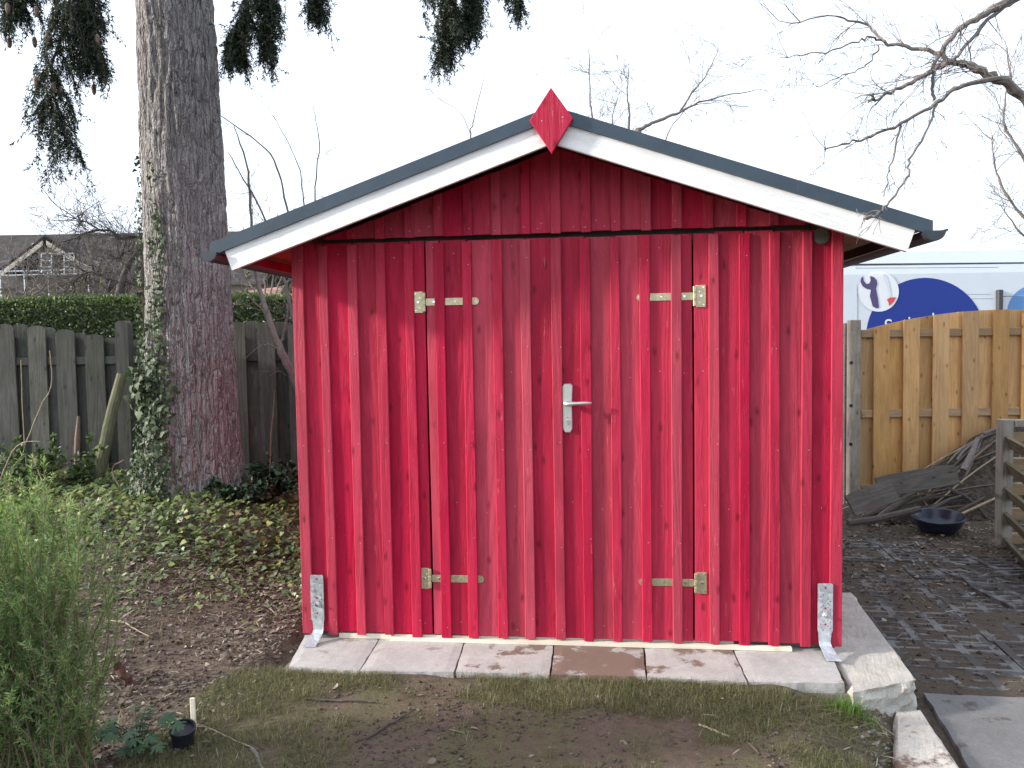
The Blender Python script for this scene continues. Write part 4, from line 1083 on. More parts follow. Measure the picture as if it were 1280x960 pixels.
def plank(pa, pb, Ya, Yb, wd, label, tilt, mat='oldplank'):
    a = at(*pa, Ya); b_ = at(*pb, Yb); d = Vector(b_ - a); L = d.length; b = MB(); n = 6; vs = []
    for i in range(n + 1):
        x = L * i / n; k = .006 * math.sin(i * 1.3); vs += [(x, -.013 + k, -wd / 2), (x, .013 + k, -wd / 2), (x, .013 + k, wd / 2 - (.012 if i in (0, n) else 0)), (x, -.013 + k, wd / 2 - (.012 if i in (0, n) else 0))]
    b.add(vs, [(4 * i + j, 4 * i + (j + 1) % 4, 4 * i + 4 + (j + 1) % 4, 4 * i + 4 + j)[::-1] for i in range(n) for j in range(4)] + [(3, 2, 1, 0), (4 * n, 4 * n + 1, 4 * n + 2, 4 * n + 3)])
    o = b.build('old_plank', M[mat], None, a); o.rotation_euler = (d.to_track_quat('X', 'Z') @ Matrix.Rotation(R(tilt), 4, 'X').to_quaternion()).to_euler()
    tag(o, label, 'plank')
plank((1097, 609), (1196, 592), 7.15, 7.25, .19, 'long grey plank leaning on the brushwood heap', -22)
plank((1062, 632), (1118, 612), 6.9, 7.0, .20, 'short mossy plank lying at the foot of the arched fence', -30)
# the bowl
pb = np.array([at(1173, 640, 6.8)[0], 6.8, 0]); b = MB()
b.lathe([(0, .0), (.10, 0), (.15, .025), (.185, .075), (.202, .125), (.212, .135), (.214, .143), (.206, .146), (.197, .135), (.178, .08), (.145, .035), (.09, .016), (0, .014)], 36)
o = b.build('bowl', M['bowl'], None, (pb[0], pb[1], gz(pb[0], pb[1]) + .01), (R(6), R(-4), 0), smooth=True); tag(o, 'dark blue round bowl on the leaf strewn yard', 'bowl')

# ------------------------------------------------------------------ grid pavers and concrete path in the yard
def grid_paver():
    b = MB(); W_, D_, H_ = .58, .38, .08; nx, ny = 3, 4; bar = .046; bary = .024
    cw = (W_ - bar * (nx + 1)) / nx; ch = (D_ - bary * (ny + 1)) / ny
    xs = [0]; ys = [0]
    for i in range(nx): xs += [xs[-1] + bar, xs[-1] + bar + cw]
    xs.append(W_)
    for i in range(ny): ys += [ys[-1] + bary, ys[-1] + bary + ch]
    ys.append(D_); dp = .03
    for i in range(len(xs) - 1):
        for j in range(len(ys) - 1):
            x0, x1, y0, y1 = xs[i] - W_ / 2, xs[i + 1] - W_ / 2, ys[j] - D_ / 2, ys[j + 1] - D_ / 2
            if i % 2 and j % 2:
                k = .012; t = [(x0, y0), (x1, y0), (x1, y1), (x0, y1)]; l = [(x0 + k, y0 + k), (x1 - k, y0 + k), (x1 - k, y1 - k), (x0 + k, y1 - k)]
                b.add([(x, y, 0) for x, y in t] + [(x, y, -dp) for x, y in l], [(q, (q + 1) % 4, 4 + (q + 1) % 4, 4 + q) for q in range(4)] )
                b.add([(x, y, -.008 - .010 * ((i * 7 + j * 3) % 3)) for x, y in t], [(0, 1, 2, 3)], 1)
            else: b.add([(x0, y0, 0), (x1, y0, 0), (x1, y1, 0), (x0, y1, 0)], [(0, 1, 2, 3)])
    b.add([(x, y, z) for z in (0, -H_) for x, y in ((-W_ / 2, -D_ / 2), (W_ / 2, -D_ / 2), (W_ / 2, D_ / 2), (-W_ / 2, D_ / 2))], [(0, 4, 5, 1), (1, 5, 6, 2), (2, 6, 7, 3), (3, 7, 4, 0)])
    return b.mesh('grid_paver', [M['paver'], M['debris']])
gp = grid_paver()
ps = empty('paved_yard', (2.4, 5.0, -.2)); tag(ps, kind='structure')
rg = random.Random(5); ang = -SHED_A + R(-4)
for i in range(5):
    for j in range(9):
        u = 3.16 + i * .59 - .11 * j * 0; v = -.28 + j * .395
        if i >= 2 and not (i == 2 and j in (1, 2, 3, 4)): continue
        if i == 3: continue
        w = S(u + .25 + v * .03, v, 0); z = gz(w[0], w[1])
        o = link('grid_paver', gp, ps, (w[0] - 2.4, w[1] - 5.0, z + .2 + .003 - .010 * (i == 2)), (rg.uniform(-.01, .01), rg.uniform(-.012, .012), ang + rg.uniform(-.01, .01)))
for k, (px, py, rz) in enumerate(((1228, 704, .2), (1262, 718, -.1), (1275, 697, .15), (1290, 735, .3))):
    w = onz(px, py, -.17); link('grid_paver', gp, ps, (w[0] - 2.4, w[1] - 5.0, gz(w[0], w[1]) + .2 + .012), (rg.uniform(-.03, .03), rg.uniform(-.03, .03), ang + rz))
pc = [onz(1156, 866, -.21), onz(1420, 878, -.21), onz(1420, 1100, -.21), onz(1240, 1005, -.21)]
b = MB(); cc = np.mean(pc, axis=0); n = 14; V = []
for j in range(n + 1):
    for i in range(n + 1):
        s, t = i / n, j / n; p = (pc[3] * (1 - s) + pc[2] * s) * (1 - t) + (pc[0] * (1 - s) + pc[1] * s) * t
        e = (j == n) * .004 * (hash2(i, 3, 1) - .5) * 3; V.append((p[0] - cc[0] + ((i == 0) * .003 * (hash2(j, 5, 2) - .5) * 3), p[1] - cc[1] + e, -.212 + .003 * (hash2(i, j, 4) - .5)))
b.add(V, [(j * (n + 1) + i, j * (n + 1) + i + 1, (j + 1) * (n + 1) + i + 1, (j + 1) * (n + 1) + i) for j in range(n) for i in range(n)])
ring_ = [(i, 0) for i in range(n)] + [(n, j) for j in range(n)] + [(i, n) for i in range(n, 0, -1)] + [(0, j) for j in range(n, 0, -1)]
rv = [V[j * (n + 1) + i] for i, j in ring_]; kr = len(rv)
b.add(rv + [(x, y, z - .08) for x, y, z in rv], [(q, kr + q, kr + (q + 1) % kr, (q + 1) % kr) for q in range(kr)])
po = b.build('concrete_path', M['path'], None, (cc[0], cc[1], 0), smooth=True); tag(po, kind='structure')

# ------------------------------------------------------------------ the white van
def van():
    VY = 10.5; x0, x1 = at(925, 400, VY)[0], at(1470, 400, VY)[0]; L = x1 - x0; zg_ = -.05
    root = empty('white_van', (x0, VY, zg_)); tag(root, 'white panel van with blue circle lettering behind the arched fence', 'van')
    zr = at(1160, 330, VY)[2] - zg_; zt = at(1160, 311, VY + .3)[2] - zg_
    prof = [(.10, .30), (.02, .42), (0, .75), (.0, 1.2), (.012, 1.5), (.035, zr - .12), (.055, zr - .03), (.065, zr), (.075, zr + .03), (.12, zt - .05), (.20, zt - .012), (.42, zt + .01), (1.0, zt + .03), (1.58, zt + .01), (1.80, zt - .012), (1.93, zr), (1.99, 1.5), (2.0, .75), (1.98, .42), (1.9, .30)]
    b = MB(); k = len(prof); fx = [0, .03, .12, L - 1.35, L - 1.0, L - .55, L - .15, L]
    sc = [(.92, .95), (.98, .99), (1, 1), (1, 1), (.97, .96), (.93, .62), (.9, .50), (.82, .44)]
    vs = []
    for x, (sy, sz) in zip(fx, sc): vs += [(x, 1.0 + (y - 1.0) * sy, .30 + (z - .30) * (sz if z > .75 else 1)) for y, z in prof]
    b.add(vs, [(i * k + j, i * k + (j + 1) % k, (i + 1) * k + (j + 1) % k, (i + 1) * k + j)[::-1] for i in range(len(fx) - 1) for j in range(k)] + [tuple(range(k))[::-1][::-1], tuple((len(fx) - 1) * k + j for j in range(k))[::-1]])
    b.build('body', M['vanw'], root)
    for xx in (.95, L - 1.0):
        for yy in (.02, 1.72):
            b = MB(); b.tube([(0, 0, 0), (0, .24, 0)], .34, 24); w_ = b.build('wheel', M['black'], root, (xx, yy, .34)); b = MB(); b.tube([(0, -.008, 0), (0, .0, 0)], .2, 20); b.build('rim', M['galv'], w_)
    def pxl(px, py): p = at(px, py, VY); return p[0] - x0, p[2] - zg_
    def ybody(z): return np.interp(z, [q[1] for q in prof[:8]], [q[0] for q in prof[:8]])
    def flat(name, pts, mat, lift, parent=root):
        q = [pxl(*p) for p in pts]; b = MB(); b.add([(x, ybody(z) - lift, z) for x, z in q], [tuple(range(len(q)))]); return b.build(name, mat, parent)
    def circ(cx, cy, r, n=48): return [(cx + r * math.cos(2 * math.pi * i / n), cy + r * math.sin(2 * math.pi * i / n)) for i in range(n)]
    def disc_grid(name, cx, cy, r, mat, lift, rings=8, n=56):
        b = MB(); vs = []; fs = []
        x, z = pxl(cx, cy); vs.append((x, ybody(z) - lift, z))
        for a in range(1, rings + 1):
            for i in range(n):
                x, z = pxl(cx + r * a / rings * math.cos(2 * math.pi * i / n), cy + r * a / rings * math.sin(2 * math.pi * i / n)); vs.append((x, ybody(z) - lift, z))
        fs = [(0, 1 + i, 1 + (i + 1) % n) for i in range(n)] + [(1 + (a - 1) * n + i, 1 + a * n + i, 1 + a * n + (i + 1) % n, 1 + (a - 1) * n + (i + 1) % n) for a in range(1, rings) for i in range(n)]
        b.add(vs, fs); return b.build(name, mat, root)
    blue = disc_grid('blue_disc', 1158, 422, 75, M['vblue'], .004)
    wd = disc_grid('white_disc', 1099, 364, 25.5, M['vanw2'], .008)
    disc_grid('light_blue_disc', 1296, 392, 36, M['vlblue'], .004)
    # wrench
    flat('wrench_mark', [(1089.5, 362), (1084, 361), (1079, 357.5), (1076.5, 352), (1077.5, 347), (1080, 345.2), (1080.6, 351), (1084, 355), (1087.5, 354), (1089.2, 350.5), (1088.6, 344.8), (1093, 346), (1096.8, 350), (1097.6, 355), (1095.8, 360), (1098, 372), (1099.5, 384.5), (1096, 385.5), (1091.5, 383), (1088, 370)], M['vdark'], .012)
    flat('screwdriver_blade', [(1105.5, 342.5), (1108, 341.8), (1110.5, 349), (1112, 353), (1114.8, 371), (1112.6, 371.5), (1109.6, 354.5), (1107, 351)], M['vgrey'], .012)
    flat('screwdriver_handle', [(1109, 374.5), (1113, 371.8), (1121, 371.5), (1118, 377), (1112, 382.5), (1111, 377)], M['vred'], .012)
    for ch, px, py in (('S', 1105, 415.5), ('t', 1127, 412), ('i', 1134, 411.5), ('l', 1164, 407.5), ('S', 1192, 406.5)):
        cu = bpy.data.curves.new('letter', 'FONT'); cu.body = ch; cu.size = .25; tmp = bpy.data.objects.new('t', cu); COL.objects.link(tmp)
        dg = bpy.context.evaluated_depsgraph_get(); me = bpy.data.meshes.new_from_object(tmp.evaluated_get(dg)); bpy.data.objects.remove(tmp)
        me.materials.clear(); me.materials.append(M['vanw2']); x, z = pxl(px, py); link('letter', me, root, (x, -.012 + ybody(z), z), (R(90), 0, 0))
    def seam(name, pts, r=.006, mat='vseam'):
        q = [pxl(*p) for p in pts]; b = MB(); b.tube([(x, ybody(z) - .001, z) for x, z in q], r, 5); b.build(name, M[mat], root)
    seam('roof_seam', [(930, 331), (1072, 330), (1280, 328), (1430, 327)], .011)
    seam('panel_seam', [(1072, 333), (1072, 360), (1072, 380), (1071.5, 420)], .004, 'vseam2'); seam('panel_seam', [(1072, 334.5), (1180, 334), (1250, 333.5)], .004, 'vseam2')
    seam('panel_seam', [(1072, 368), (1150, 367.8), (1240, 367.5)], .0025, 'vseam2'); seam('panel_seam', [(1130, 374), (1180, 373.4), (1243, 373)], .0025, 'vseam2'); seam('panel_seam', [(1254, 370), (1300, 369.6), (1400, 369)], .006, 'vseam2')
    b = MB(); xa, za = pxl(1246, 388); xb, zb_ = pxl(1253, 362); b.cbox(xa, xb, -.03, .05, za - .3, zb_, .01); b.build('door_pillar', M['vseam'], root)
for nm, c, r in (('vanw', (.60, .66, .71), .35), ('vanw2', (.72, .76, .79), .4), ('vblue', (.004, .028, .24), .6), ('vlblue', (.10, .26, .55), .35), ('vdark', (.07, .05, .15), .4), ('vgrey', (.62, .68, .74), .4), ('vred', (.62, .06, .07), .4), ('vseam', (.05, .05, .055), .5), ('vseam2', (.30, .33, .40), .6)):
    M[nm] = plain('van ' + nm, c, r, 0, .03, 3, 0)
van()

# ------------------------------------------------------------------ far left: house, hut, hedges
def house():
    HY = 30.0
    def g(px, py, Y=HY): return at(px, py, Y)
    rz = g(60, 297)[2] ; ez = g(60, 345)[2] - .2; xl = g(-260, 300)[0]; xr = g(330, 300)[0]
    root = empty('gabled_house', (g(60, 400)[0], HY, 0)); tag(root, 'distant house with dark tiled roof and white edged gable', 'house')
    o = np.array(root.location)
    Yr = HY + 3.2
    rz = at(60, 293, Yr)[2]
    b = MB(); b.box(xl - o[0] + .4, xr - o[0] - .4, .35, 6.0, -.1, ez - .02); b.build('wall', M['housew'], root)
    b = MB(); b.add([(xl - o[0], -.2, ez - .25), (xr - o[0], -.2, ez - .25), (xr - o[0], Yr - HY, rz), (xl - o[0], Yr - HY, rz), (xl - o[0], 6.6, ez - .25), (xr - o[0], 6.6, ez - .25)], [(0, 1, 2, 3), (3, 2, 5, 4), (0, 3, 4), (1, 5, 2)])
    ro = b.build('roof', M['tiles'], root)
    # projecting gable: two roof slopes, white verge boards, dark gable wall
    ap = g(56, 294, HY - 1.2); l = g(-2, 337, HY - 1.2); r = g(118, 332, HY - 1.2)
    def loc(p): return p - o
    A, B_, C_ = loc(ap), loc(l), loc(r); back = np.array([0, 3.6, 0]); th = np.array([0, 0, -.14])
    for (e, m_) in ((B_, 0), (C_, 1)):
        b = MB(); vs = [A, e, e + back, A + back, A + th, e + th, e + back + th, A + back + th]
        b.add(vs, [(0, 1, 2, 3), (4, 7, 6, 5), (0, 4, 5, 1), (1, 5, 6, 2), (2, 6, 7, 3), (3, 7, 4, 0)]); b.build('gable_roof', M['tiles'], root)
        b = MB(); f = np.array([0, -.06, 0]); dz = np.array([0, 0, -.17]); i0 = A * .96 + e * .04 + th * 1.1 + f; i1 = A * .04 + e * .96 + th * 1.1 + f
        vs = [i0, i1, i1 + dz, i0 + dz] + [q + np.array([0, .05, 0]) for q in (i0, i1, i1 + dz, i0 + dz)]
        b.add(vs, [(0, 3, 2, 1), (4, 5, 6, 7), (0, 1, 5, 4), (3, 7, 6, 2), (0, 4, 7, 3), (1, 2, 6, 5)]); b.build('verge_board', M['housew'], root)
    b = MB(); k = np.array([0, .9, -.2]); b.add([A + k, B_ + k, C_ + k, np.array([B_[0], B_[1] + .9, -.1]), np.array([C_[0], C_[1] + .9, -.1])], [(0, 1, 2), (1, 3, 4, 2)]); b.build('gable_wall', M['housed'], root)
    b = MB(); p = loc(g(58, 300, HY - .6)); b.cbox(p[0] - .55, p[0] + .5, -.6, -.25, p[2] - .55, p[2] - .1, .02); b.build('gable_panel', M['housew'], root)
    # pale railing and ladder-like frames before the gable
    sc = empty('scaffold', (o[0], HY - 1.9, 0)); tag(sc, 'pale scaffold frames and rails before the distant gable', 'scaffold'); so_ = np.array(sc.location)
    def L2(px, py): return at(px, py, HY - 1.9) - so_
    for a, c in (((-20, 340), (112, 337)), ((-20, 345), (112, 342))):
        b = MB(); b.tube([L2(*a), L2(*c)], .026, 6); b.build('rail', M['alu'], sc)
    for (xa, xb, yt, yb) in ((52, 64.5, 317, 341), (80.5, 93, 317, 341)):
        for x in (xa, xb): b = MB(); b.tube([L2(x, yt), L2(x, yb)], .024, 6); b.build('upright', M['alu'], sc)
        for f in (0, .38, .7): b = MB(); b.tube([L2(xa, yt + f * (yb - yt)), L2(xb, yt + f * (yb - yt))], .03, 6); b.build('rung', M['alu'], sc)
    b = MB(); b.tube([L2(64.5, 317), L2(80.5, 317.5)], .03, 6); b.build('rung', M['alu'], sc)
    for x in (0, 30, 60, 88, 110): b = MB(); b.tube([L2(x, 338), L2(x, 338) * np.array([1, 1, 0])], .02, 6); b.build('upright', M['alu'], sc)
q = N('roof tiles'); c = q.coord(); sx = q.n('SeparateXYZ'); q.set(sx.inputs[0], c)
row = q.math('FRACT', q.math('MULTIPLY', sx.outputs[2], 6.0)); n1 = q.noise(c, 3, 5, .6); bw = q.noise(q.vmath('MULTIPLY', c, (3.3, .1, 6)), 1.0, 1, .5)
M['tiles'] = q.base(q.mix(.6, q.mix(n1, (.075, .066, .064), (.125, .11, .105)), q.ramp(bw, [(.3, .5), (.7, 1.3)]), 'MULTIPLY'), .8, 0, q.bump(row, 1.0, .25), .2)
M['housew'] = plain('house render', (.50, .45, .38), .9, 0, .1, 2, .05); M['housed'] = plain('dark gable cladding', (.10, .09, .085), .85, 0, .2, 6, .1); M['alu'] = plain('pale metal rails', (.55, .60, .62), .45, .3, .05, 10, 0)
M['hut'] = plain('reddish hut roof', (.32, .17, .12), .85, 0, .2, 8, .1)
house()
def hut():
    p = at(318, 372, 16.0); root = empty('garden_hut', (p[0], 16, 0)); tag(root, 'small hut with reddish roof seen between trunk and shed', 'hut'); o = np.array(root.location)
    a, b1, c1, d1 = at(296, 378, 15.4) - o, at(350, 372, 15.4) - o, at(352, 358, 16.8) - o, at(298, 365, 16.8) - o
    b = MB(); dn = np.array([0, 0, -.08]); b.add([a, b1, c1, d1, a + dn, b1 + dn, c1 + dn, d1 + dn], [(0, 1, 2, 3), (4, 7, 6, 5), (0, 4, 5, 1), (1, 5, 6, 2), (2, 6, 7, 3), (3, 7, 4, 0)]); b.build('roof', M['hut'], root)
    b = MB(); b.box(a[0] + .08, b1[0] - .08, -.5, .7, -.05, min(a[2], b1[2]) - .10); b.build('wall', M['oldplank'], root)
hut()
def hedge(name, x0, x1, Y, dep, zt, n, mat, label, seed, ls=(.035, .07), core=True, lump=.06):
    rng = np.random.default_rng(seed); root = empty(name, ((x0 + x1) / 2, Y + dep / 2, -.05)); tag(root, label, 'hedge')
    ox, oy = root.location.x, root.location.y; w = x1 - x0
    if core: b = MB(); b.cbox(-w / 2 + .1, w / 2 - .1, -dep / 2 + .09, dep / 2 - .09, 0, zt - .05, .08); b.build('inner_branches', M['twig_d'], root)
    f = rng.uniform(size=n); x = rng.uniform(-w / 2, w / 2, n); y = np.empty(n); z = np.empty(n); Nn = np.zeros((n, 3))
    fr = f < .62; y[fr] = -dep / 2; z[fr] = rng.uniform(0, zt, fr.sum()); Nn[fr] = (0, -1, .3)
    tp = ~fr; y[tp] = rng.uniform(-dep / 2, dep / 2, tp.sum()); z[tp] = zt; Nn[tp] = (0, -.2, 1)
    lp = lump * (fbm(x * 2.2 + 9, z * 2.2 + y * 2, seed) - .45) * 2; y[fr] -= lp[fr]; z[tp] += lp[tp]
    P = np.stack([x, y, z + .05], 1) + rng.normal(size=(n, 3)) * np.array([.02, .03, .03]); D = rand_dirs(n, rng) * .8 + np.array([0, -.3, .35]); Nn = Nn + rng.normal(size=(n, 3)) * .6
    V, F = leaf_quads(P, D, Nn, rng.uniform(*ls, n), rng.uniform(ls[0] * .6, ls[1] * .6, n), .15)
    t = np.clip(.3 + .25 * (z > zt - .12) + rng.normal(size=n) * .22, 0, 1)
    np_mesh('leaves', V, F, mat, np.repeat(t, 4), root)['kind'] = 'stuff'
hedge('clipped_hedge', at(-120, 400, 12.5)[0], at(430, 400, 12.5)[0], 12.5, .9, at(90, 380, 12.5)[2] + .05, 60000, M['hedge'], 'clipped dark green hedge behind the weathered fence', 3)

# ------------------------------------------------------------------ bare trees and shrubs
def twigs(mb, p, d, L, r, depth, rng, droop=-.02, spread=.7, kids=(3, 6), wig=.22, minr=.0012, sides=4):
    """a wandering twig with side twigs"""
    n = max(4, int(4 + L * 5)); pts = [np.array(p, float)]; d = np.array(d, float); d /= np.linalg.norm(d); dirs = [d]
    for i in range(n):
        d = d + rng.normal(size=3) * wig * .55 + np.array([0, 0, droop]); d /= np.linalg.norm(d)
        pts.append(pts[-1] + d * L / n); dirs.append(d)
    rad = [max(minr, r * (1 - .72 * i / n)) for i in range(n + 1)]
    mb.tube([Vector(q) for q in pts], rad, sides if r > .008 else 3, cap=False)
    if depth > 0:
        for k in range(rng.integers(*kids)):
            i = rng.integers(1, n + 1); s = rng.normal(size=3); s -= dirs[i] * (s @ dirs[i]); s /= np.linalg.norm(s)
            dd = dirs[i] + s * spread * rng.uniform(.6, 1.3)
            twigs(mb, pts[i], dd, L * rng.uniform(.35, .65), rad[i] * .62, depth - 1, rng, droop, spread, kids, wig, minr, sides)
def limb(mb, pts, r0, r1, rng, sub=6, jit=.012, sides=8):
    """thick polyline limb, resampled and roughened"""
    pts = np.array(pts, float); m_ = len(pts); t = np.linspace(0, m_ - 1, (m_ - 1) * sub + 1)
    out = []
    for q in t:                                              # Catmull-Rom
        i = min(int(q), m_ - 2); f = q - i; p0, p1, p2, p3 = pts[max(i - 1, 0)], pts[i], pts[i + 1], pts[min(i + 2, m_ - 1)]
        out.append(.5 * ((2 * p1) + (p2 - p0) * f + (2 * p0 - 5 * p1 + 4 * p2 - p3) * f * f + (3 * p1 - p0 - 3 * p2 + p3) * f ** 3))
    out = np.array(out); out[1:-1] += rng.normal(size=out[1:-1].shape) * jit
    rad = np.linspace(r0, r1, len(out)) * (1 + .08 * rng.normal(size=len(out)))
    mb.tube([Vector(q) for q in out], list(np.maximum(rad, .001)), sides); return out, rad
def tree_thing(name, label, loc, mat, cat='tree', group=None):
    root = empty(name, loc); tag(root, label, cat, group); return root, np.array(root.location)

def near_tree():
    rng = np.random.default_rng(61); Y = 3.4; tx, ty = 4.3, 3.9
    root, o = tree_thing('bare_tree', 'bare tree reaching in from the upper right over the shed roof', (tx, ty, gz(tx, ty) - .05), None)
    tr = MB(); top = at(1340, 215, Y) - o
    limb(tr, [(0, 0, -.1), (.03, .02, .8), (-.02, .0, 1.5), (.1, 0, 2.0), (.05, .05, 2.9), (0, .1, 4.0)], .13, .05, rng, 6, .006, 12); tr.build('trunk', M['twig'], root, smooth=True)
    br = MB(); tw = MB()
    def P(l): return [at(x, y, Y + dy) - o for x, y, dy in l]
    A, _ = limb(br, [np.array([-.01, 0, 1.62])] + P([(1500, 300, .2), (1330, 178, .1), (1275, 118, .05), (1235, 92, 0), (1195, 78, 0), (1160, 91, .0), (1120, 114, -.05), (1085, 128, -.1)]), .030, .004, rng, 6, .004)
    B, _ = limb(br, [np.array([.05, .05, 2.85])] + P([(1420, -70, .2), (1280, -8, .1), (1225, 20, .05), (1190, 45, 0), (1165, 86, 0)]), .024, .007, rng, 6, .004)
    C, _ = limb(br, P([(1188, 76, 0), (1150, 62, .02), (1105, 52, .05), (1088, 34, .1), (1060, 24, .1), (1030, 20, .1), (985, 33, .1)]), .009, .002, rng, 5, .004, 6)
    D_, _ = limb(br, P([(1250, 98, 0), (1205, 106, -.03), (1170, 128, -.05), (1125, 155, -.1), (1090, 170, -.12), (1060, 178, -.15), (1030, 187, -.2)]), .011, .0025, rng, 5, .004, 6)
    E_, _ = limb(br, P([(1126, 155, -.1), (1119, 190, -.15), (1111, 215, -.18), (1106, 245, -.2)]), .005, .0016, rng, 5, .003, 5)
    F_, _ = limb(br, P([(1172, 127, -.05), (1160, 160, -.1), (1138, 200, -.2), (1134, 222, -.25), (1108, 256, -.3), (1096, 268, -.32), (1080, 274, -.33)]), .005, .0035, rng, 5, .003, 5)
    G_, _ = limb(br, P([(1290, -10, .2), (1262, 5, .1), (1230, 30, .05), (1205, 60, 0), (1190, 78, 0)]), .010, .006, rng, 5, .003, 6)
    H_, _ = limb(br, P([(1103, 50, .05), (1085, 47, 0), (1060, 55, -.05), (1010, 68, -.1), (975, 72, -.1)]), .005, .0015, rng, 5, .004, 5)
    I_, _ = limb(br, P([(1098, 57, .05), (1085, 80, .0), (1055, 95, -.05), (1020, 108, -.1)]), .004, .0014, rng, 5, .004, 5)
    J_, _ = limb(br, P([(1168, 88, 0), (1165, 110, 0), (1168, 125, -.02)]), .007, .006, rng, 4, .002, 5)
    for (ln, n, L, r) in ((A[24:], 26, .30, .0032), (B[16:], 14, .26, .003), (C, 20, .26, .0025), (D_[4:], 18, .24, .0024), (E_, 7, .10, .0015), (F_, 10, .12, .0018), (G_, 10, .25, .0025), (H_, 8, .16, .0016), (I_, 7, .16, .0015)):
        for k in range(n):
            i = rng.integers(1, len(ln) - 1); t = ln[i + 1] - ln[i]; t /= np.linalg.norm(t) + 1e-9; s = rng.normal(size=3) * np.array([1, .7, 1])
            twigs(tw, ln[i], t * .9 + s * .55, L * rng.uniform(.4, 1.2), r * rng.uniform(.6, 1.1), 2, rng, -.03, .7, (1, 4), .3, .0009)
    b2 = F_[-8:]; br.tube([Vector(p) for p in b2[3:]], [.004, .007, .0085, .006, .001], 6)
    # the rest of the crown, above and right of the picture
    for k in range(26):
        a = rng.uniform(-.9, 1.6); h = rng.uniform(2.4, 4.0); twigs(br, (0, .05, h), (math.cos(a), rng.normal() * .7, .7), rng.uniform(.8, 1.6), .018, 2, rng, -.02, .6, (2, 5), .22, .0015)
    br.build('branches', M['twig'], root)['kind'] = 'stuff'; tw.build('twigs', M['twig'], root)['kind'] = 'stuff'
near_tree()

def back_tree(name, label, Y, base_px, limbs, r, seed, mat='twig', density=1.0, L=.6, group=None, twr=.006, cat='tree', depth=2):
    rng = np.random.default_rng(seed); bx = at(base_px, 400, Y)[0]
    root, o = tree_thing(name, label, (bx, Y, -.05 if Y > 8 else gz(bx, Y) - .03), None, cat, group)
    st = MB(); tw = MB()
    for li, (pl, r0, r1, n) in enumerate(limbs):
        pts = [at(x, y, Y + dy) - o if not isinstance(x, str) else np.zeros(3) for x, y, dy in pl]
        ln, _ = limb(st, pts, r0, r1, rng, 6, .004 * Y / 8, 7)
        for k in range(int(n * density)):
            i = rng.integers(len(ln) // 4, len(ln) - 1); t = ln[i + 1] - ln[i]; t /= np.linalg.norm(t) + 1e-9; s = rng.normal(size=3)
            twigs(tw, ln[i], t * .8 + s * .6, L * rng.uniform(.4, 1.2), twr * rng.uniform(.6, 1.1), depth, rng, .01, .7, (2, 5), .28, .0016 * Y / 8)
    st.build('trunk', M[mat], root, smooth=True); tw.build('twigs', M[mat], root)['kind'] = 'stuff'
B0 = ('b', 0, 0)
back_tree('bare_tree', 'thin bare tree rising behind the shed roof right of the ridge', 13.0, 810,
    [([B0, (808, 330, 0), (800, 200, 0), (798, 160, 0)], .09, .05, 0), ([(798, 163, 0), (820, 152, 0), (850, 140, 0), (880, 126, 0), (945, 112, .2)], .035, .006, 8),
     ([(850, 140, 0), (868, 112, .1), (885, 90, .1), (898, 62, .2)], .018, .004, 8), ([(803, 300, 0), (785, 210, 0), (787, 150, 0), (784, 120, 0), (786, 80, 0)], .03, .005, 12),
     ([(800, 260, 0), (745, 190, 0), (740, 150, .1), (737, 110, .1), (736, 60, .1)], .028, .006, 9), ([(805, 260, 0), (770, 200, 0), (765, 150, 0), (775, 115, 0)], .02, .005, 7), ([(805, 240, 0), (830, 180, 0), (845, 150, 0), (875, 120, 0)], .014, .004, 5)], .06, 71, 'twig', 1.0, .8)
back_tree('bare_tree', 'fine twigged bare tree at the right edge above the van', 15.0, 1310,
    [([B0, (1312, 300, 0), (1305, 200, 0), (1300, 100, 0), (1290, 20, 0)], .14, .03, 16), ([(1308, 250, 0), (1275, 190, 0), (1255, 150, 0), (1262, 90, 0)], .04, .008, 16), ([(1310, 300, 0), (1270, 260, 0), (1245, 215, 0), (1240, 170, 0)], .035, .007, 16), ([(1312, 320, 0), (1275, 290, 0), (1250, 255, 0)], .03, .007, 10), ([(1300, 160, 0), (1268, 110, 0), (1258, 60, 0)], .03, .006, 10)], .1, 73, 'twig', 1.0, 1.1, twr=.008)
back_tree('hazel_shrub', 'bare many stemmed shrub between the big trunk and the shed', 6.9, 392,
    [([B0, (390, 540, 0), (372, 482, 0), (352, 440, -.1), (335, 395, -.1), (322, 350, 0), (315, 300, 0), (310, 215, 0), (292, 155, .1)], .05, .003, 8),
     ([B0, (388, 520, .1), (375, 440, .1), (362, 380, .1), (350, 330, .1), (332, 275, .1), (305, 225, .1), (285, 190, .1)], .026, .003, 6),
     ([B0, (384, 460, .1), (372, 400, .1), (366, 340, .1), (362, 280, .1), (348, 215, .1), (325, 180, .15), (240, 120, .2), (185, 85, .2)], .018, .002, 2),
     ([B0, (394, 430, .2), (385, 330, .2), (380, 260, .2), (372, 205, .2), (342, 145, .2)], .014, .002, 2),
     ([B0, (400, 430, .2), (396, 320, .2), (393, 245, .2), (399, 180, .2), (392, 132, .2)], .014, .002, 1),
     ([(356, 445, -.1), (335, 430, -.15), (315, 440, -.15), (296, 462, -.15)], .006, .002, 1), ([(340, 405, -.1), (325, 385, -.15), (300, 360, -.2)], .008, .003, 3), ([(348, 440, .1), (356, 410, .1), (362, 370, .1)], .016, .006, 3)], .05, 75, 'twig', 1.0, .35, twr=.0035, cat='shrub')
